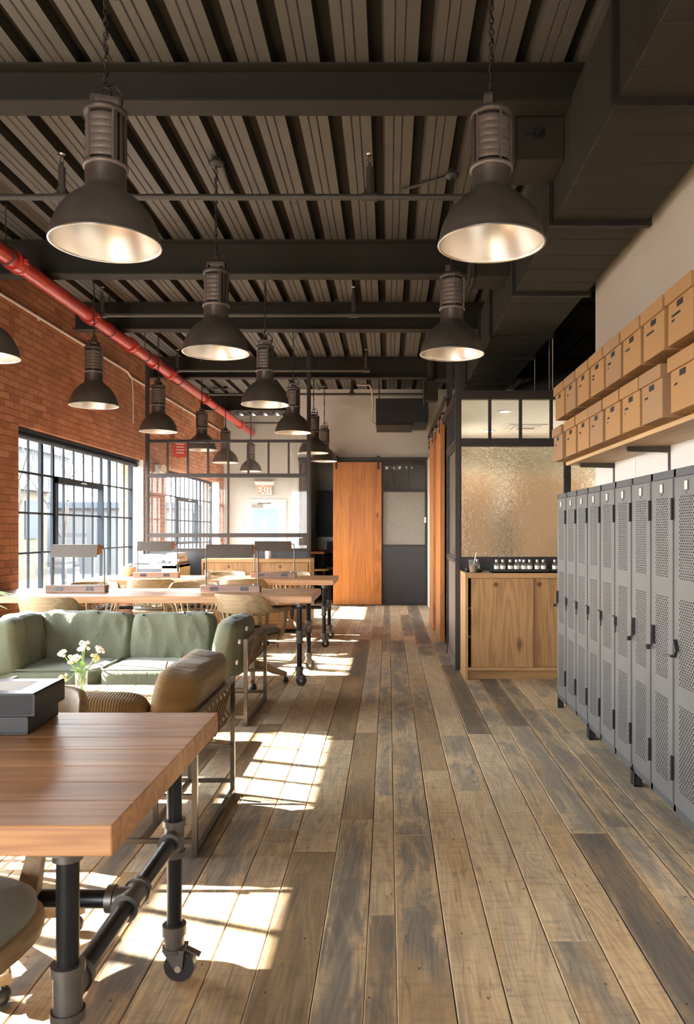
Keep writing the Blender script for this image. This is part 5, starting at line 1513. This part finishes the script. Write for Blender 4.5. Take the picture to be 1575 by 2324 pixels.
upY = [5.973, 5.628, 5.274, 4.93, 4.59, 4.25, 3.91, 3.567]
lowM = [(6, 0), (7, 0), (6, 0), (7, 0), (6, 2), (7, 1), (6, 0), (5, 0)]
upM = [(1, 0), (6, 0), (7, 0), (5, 5), (8, 2), (9, 0), (12, 0), (12, 5)]
lowC = 'baabaaba'; upC = 'abaabaaa'
ords = ['end', 'second', 'third', 'fourth', 'fifth', 'sixth', 'seventh', 'eighth']
def mk(n):
    return 'no marker line' if n[0] <= 1 else ('two marker lines' if n[1] else ('a long marker line' if n[0] > 8 else 'one marker line'))
for i in range(8):
    k = ords[i]+' box' if i else 'box at the far end'
    o_ = '' if i == 0 else ' from the glass office'
    c_ = 'brown' if lowC[i] == 'a' else 'greyish brown'
    make_box('%s archive box, lower shelf, %s%s, %s' % (c_, k, o_, mk(lowM[i])), (1.285, lowY[i], 1.8835), M['card_a'] if lowC[i] == 'a' else M['card_b'], 0, lowM[i], 'archive boxes on the lower shelf', i)
    c_ = 'brown' if upC[i] == 'a' else 'greyish brown'
    make_box('%s archive box, top row, %s%s, %s' % (c_, k, o_, mk(upM[i])), (1.285, upY[i], 2.1965), M['card_a'] if upC[i] == 'a' else M['card_b'], 0, upM[i], 'archive boxes on the upper shelf', 20+i)
b = MB(); b.box((-.010, -.012, 0), (0, .012, .24)); 
for k in range(8): b.box((-.0112, -.003, .02+k*.027), (-.0098, .003, .028+k*.027))
tag(b.build('shelf_standard', M['plaster_cool'], None, (XR, 5.28, 1.60)), 'slim white slotted shelf strip on the wall over the lockers', 'shelf rail')

# ------------------------------------------------------------------ oak cabinet with bottles
def make_cabinet(label, loc, w, d, h, split, doorx, mat, mat_h, shelves=True):
    t = thing('sliding_cabinet', label, 'cabinet', loc)
    b = MB(); b.tone = (.55, .3, .2); b.box((0, 0, 0), (.026, d, h-.045)); b.build('side_panel', M[mat], t, bevel=.0012)
    b = MB(); b.tone = (.5, .7, .2); b.box((w-.026, 0, 0), (w, d, h-.045)); b.build('side_panel', M[mat], t, bevel=.0012)
    b = MB(); b.tone = (.45, .2, .8); b.box((0, 0, h-.045), (w, d, h)); b.build('top', M[mat_h], t, bevel=.0012)
    b = MB(); b.tone = (.7, .2, .4); b.box((.026, 0, .085), (w-.026, d, .112)); b.build('bottom_board', M[mat_h], t, bevel=.0012)
    b = MB(); b.tone = (.2, .2, .4); b.box((.026, .05, 0), (w-.026, .07, .085)); b.build('plinth', M[mat_h], t)
    b = MB(); b.box((.026, d-.012, .112), (w-.026, d, h-.045)); b.build('back_panel', M['blackboard'], t)
    if shelves:
        for z in (.37, .63):
            b = MB(); b.tone = (.6, .4, .3); b.box((.026, .08, z), (w-.026, d-.012, z+.022)); b.build('shelf', M[mat_h], t)
    for i, (x0, x1, y) in enumerate(doorx):
        b = MB(); b.tone = (.62-.25*i, .15+.5*i, .35+.3*i); b.box((x0, y, .113), (x1, y+.022, h-.048)); dr = b.build('sliding_door', M[mat], t, bevel=.0012)
        hx = split[i]
        b = MB(); b.lathe([(.001, -.0006), (.0215, -.0006), (.024, -.0012), (.024, .0005)], 22)
        q = MB(); q.tube([(hx, y-.0012, h-.105), (hx, y+.001, h-.105)], .022, 22); q.build('finger_hole', M['leather'], dr)
    return t
make_cabinet('knotty oak sliding door cabinet carrying rows of small bottles', (.698, 7.04, 0), 1.50, .485, .968, (.28, .68), ((.055, .62, .012), (.615, 1.40, .040)), 'oak', 'oak_h')
b = MB(); b.box((0, 0, 0), (.20, .14, .045)); tag(b.build('box', M['steel_panel'], None, (.735, 7.2, .155), bevel=.003), 'dark blue box lying on the cabinet bottom behind the door gap', 'box')
make_cabinet('orange wooden sliding door cabinet behind the far work table', (-2.55, 10.62, 0), 1.49, .50, .965, (.37, 1.07), ((.04, .76, .012), (.75, 1.45, .040)), 'oak', 'oak_h')

CZ = .968
def tray(label, x0, x1, y0):
    b = MB(); b.box((x0, y0, 0), (x1, y0+.16, .012))
    for (p, q) in (((x0, y0), (x1, y0+.008)), ((x0, y0+.152), (x1, y0+.16)), ((x0, y0), (x0+.008, y0+.16)), ((x1-.008, y0), (x1, y0+.16))): b.box((p[0], p[1], 0), (q[0], q[1], .030))
    return tag(b.build('tray', M['black'], None, (0, 0, CZ), bevel=.001), label, 'tray')
D_ = 7.12
X_ = lambda px, d=D_: (px-881)*d/F
tray('long black tray holding most of the bottles on the oak cabinet', X_(1115), X_(1246), 7.06)
tray('shorter black tray on the oak cabinet next to the lockers', X_(1248), X_(1248)+.35, 7.06)
tray('small black tray behind the iced coffee on the oak cabinet', X_(1062), X_(1096), 7.20)
def make_bottle(label, loc, mat, lab=True):
    t = thing('bottle', label, 'bottle', loc, 0, 'small labelled bottles on the oak cabinet')
    b = MB(); b.lathe([(.001, 0), (.025, 0), (.0265, .004), (.0265, .058), (.024, .068), (.012, .078), (.0095, .082), (.0095, .09)], 20); b.build('glass', M[mat], t)
    b = MB(); b.lathe([(.001, .004), (.0235, .004), (.0235, .048), (.001, .048)], 16); b.build('liquid', M[mat], t)
    b = MB(); b.lathe([(.0125, .084), (.0130, .086), (.0130, .106), (.0115, .108), (.001, .108)], 16); b.build('cap', M['silver'], t)
    b = MB(); r = .0268
    for i in range(8):
        p, q = math.radians(205+16.25*i), math.radians(205+16.25*(i+1))
        b.add([(r*math.cos(p), r*math.sin(p), .022), (r*math.cos(q), r*math.sin(q), .022), (r*math.cos(q), r*math.sin(q), .052), (r*math.cos(p), r*math.sin(p), .052)], [(0,1,2,3)])
    lb = b.build('paper_label', M['paper'], t)
    b = MB()
    for k, w in enumerate((.010, .016, .012)): b.box((-w/2, -r-.0006, .045-k*.006), (w/2, -r+.0002, .0462-k*.006))
    b.build('label_print', M['ink'], lb)
    return t
bt = [(1127, 'perfume', 0, 'clear labelled bottle at the window end of the long tray'), (1141, 'perfume', 0, 'clear labelled bottle second along the long tray, next to the end one'),
      (1158, 'perfume_amber', 0, 'brownish labelled bottle in the long tray'), (1172, 'perfume', 0, 'clear labelled bottle between the brown bottle and the taller pair'),
      (1189, 'perfume', 0, 'pale yellow labelled bottle in front of the one raised behind'), (1202, 'perfume', 0, 'labelled bottle just beside the pale yellow one'),
      (1219, 'perfume', 0, 'labelled bottle second from the locker end of the long tray'), (1233, 'perfume', 0, 'labelled bottle at the locker end of the long tray'),
      (1184, 'perfume', 1, 'labelled bottle standing behind, its cap above the row'), (1259, 'perfume', 0, 'labelled bottle in the short tray half behind the lockers'),
      (1276, 'perfume', 0, 'labelled bottle in the short tray hidden by the lockers')]
for (px, mt, back, lab) in bt:
    if px == 1276: continue
    make_bottle(lab, (X_(px), 7.12 if not back else 7.195, CZ+.0125), mt)
make_bottle('clear labelled bottle standing behind the iced coffee cup', (X_(1083, 7.26), 7.26, CZ+.0125), 'perfume')
t = thing('iced_coffee', 'clear plastic cup of milky iced coffee with a white straw', 'drink', (X_(1074, 7.12), 7.10, CZ))
b = MB(); b.lathe([(.001, .001), (.034, .001), (.046, .115), (.050, .117), (.050, .120), (.045, .119), (.033, .004), (.001, .004)], 24); b.build('cup', glass_thin('clear_plastic', (.93, .92, .90), .8, False, .16), t)
b = MB(); b.lathe([(.001, .005), (.0325, .005), (.039, .066), (.001, .066)], 22); b.build('coffee', M['liquid'], t)
b = MB(); b.cyl((-.012, .0, .01), (.026, -.004, .185), .0045, 8); b.build('straw', M['white_plastic'], t)

# on the far table
t = thing('candle_jar', 'cream candle in a clear glass jar on the far work table', 'candle', (at(472, 1300, 9.3).x, 9.30, TH))
b = MB(); b.lathe([(.001, .0), (.038, 0), (.040, .004), (.042, .10), (.040, .10), (.036, .008), (.001, .008)], 22); b.build('glass', glass_thin('jar_glass', (.95, .96, .94), .9, False, .10), t)
b = MB(); b.lathe([(.001, .01), (.035, .01), (.037, .07), (.001, .07)], 20); b.build('wax', M['cream'], t)
b = MB(); b.cyl((0, 0, .07), (.002, 0, .085), .0015, 5); b.build('wick', M['black'], t)
t = thing('potted_succulent', 'spiky pale succulent in a terracotta pot at the window end of the far table', 'plant', (-3.24, 9.72, TH))
b = MB(); b.lathe([(.001, 0), (.060, 0), (.078, .085), (.085, .087), (.088, .115), (.078, .115), (.074, .09), (.001, .088)], 26); b.build('pot', M['terracotta'], t)
b = MB(); b.lathe([(.001, .092), (.076, .092)], 20); b.build('soil', M['soil'], t)
r_ = random.Random(2)
for k in range(22):
    a = k*2.4; f = k/22; L = .105-.03*f; el = .35+1.0*f
    b = MB(); d = Vector((math.cos(a)*math.cos(el), math.sin(a)*math.cos(el), math.sin(el))); s = Vector((-math.sin(a), math.cos(a), 0)); up = d.cross(s)*-1
    c0_ = Vector((0, 0, .09)); rings = []
    for (q, w_) in ((0, .010), (.3, .013), (.65, .009), (1, .0008)):
        c = c0_+d*L*q
        rings.append([c+s*w_, c+up*w_*.35, c-s*w_, c-up*w_*.35])
    b.loft(rings); b.build('leaf', M['succulent'], t)

# copier by the screen
t = thing('copier', 'white and grey office copier standing by the glass screen', 'copier', (-3.42, 10.42, 0))
b = MB(); b.box((0, 0, .06), (.62, .55, .52)); b.box((0.38, .0, .52), (.62, .55, .90)); b.box((0, .30, .52), (.62, .55, .90)); b.box((0, .0, .84), (.62, .55, .90)); b.build('body', M['white_plastic'], t, bevel=.008)
b = MB(); b.box((.05, .02, .56), (.37, .30, .58)); b.obox((.20, .12, .66), (.34, .24, .02), ay=.12); b.build('output_tray', M['white_plastic'], t)
b = MB(); b.box((.0, .01, .70), (.38, .30, .842)); b.build('finisher_front', M['grey_plastic'], t)
b = MB(); b.box((.60, .0, .06), (.625, .55, .86)); b.build('side_cover', M['beige_plastic'], t)
b = MB(); b.box((0, -.01, .90), (.62, .55, .925)); b.build('scanner_bed', M['grey_plastic'], t, bevel=.004)
b = MB(); b.box((.02, .02, .925), (.60, .53, .985)); b.prism([(.06, .985), (.06, 1.03), (.30, 1.02), (.42, .985)], 'y', .10, .45); b.box((.42, .08, .985), (.58, .5, 1.05)); b.build('document_feeder', M['white_plastic'], t, bevel=.01)
b = MB(); b.prism([(-.19, .89), (-.19, .91), (-.01, .965), (-.01, .92)], 'x', .28, .62); cp = b.build('control_panel', M['white_plastic'], t, bevel=.003)
b = MB(); b.obox((.43, -.105, .945), (.18, .10, .004), ax=.30); b.build('screen', M['grey_plastic'], cp)
for z in (.10, .24, .38):
    b = MB(); b.box((.01, -.012, z), (.60, 0, z+.125)); dr = b.build('paper_drawer', M['grey_plastic'] if z > .3 else M['white_plastic'], t, bevel=.003)
    b = MB(); b.box((.22, -.018, z+.085), (.40, -.010, z+.105)); b.build('drawer_handle', M['black'], dr)
for (x_, y_) in ((.05, .05), (.57, .05), (.05, .5), (.57, .5)):
    b = MB(); b.cyl((x_, y_, 0), (x_, y_, .06), .025, 10); b.build('foot', M['black'], t)
b = MB(); b.lathe([(.001, 0), (.04, 0), (.042, .10), (.03, .12), (.015, .125), (.015, .14), (.001, .14)], 14)
tag(b.build('jar', M['white_plastic'], None, (-1.66, 10.75, .965)), 'small white jar on the orange cabinet beside the lamp', 'jar')
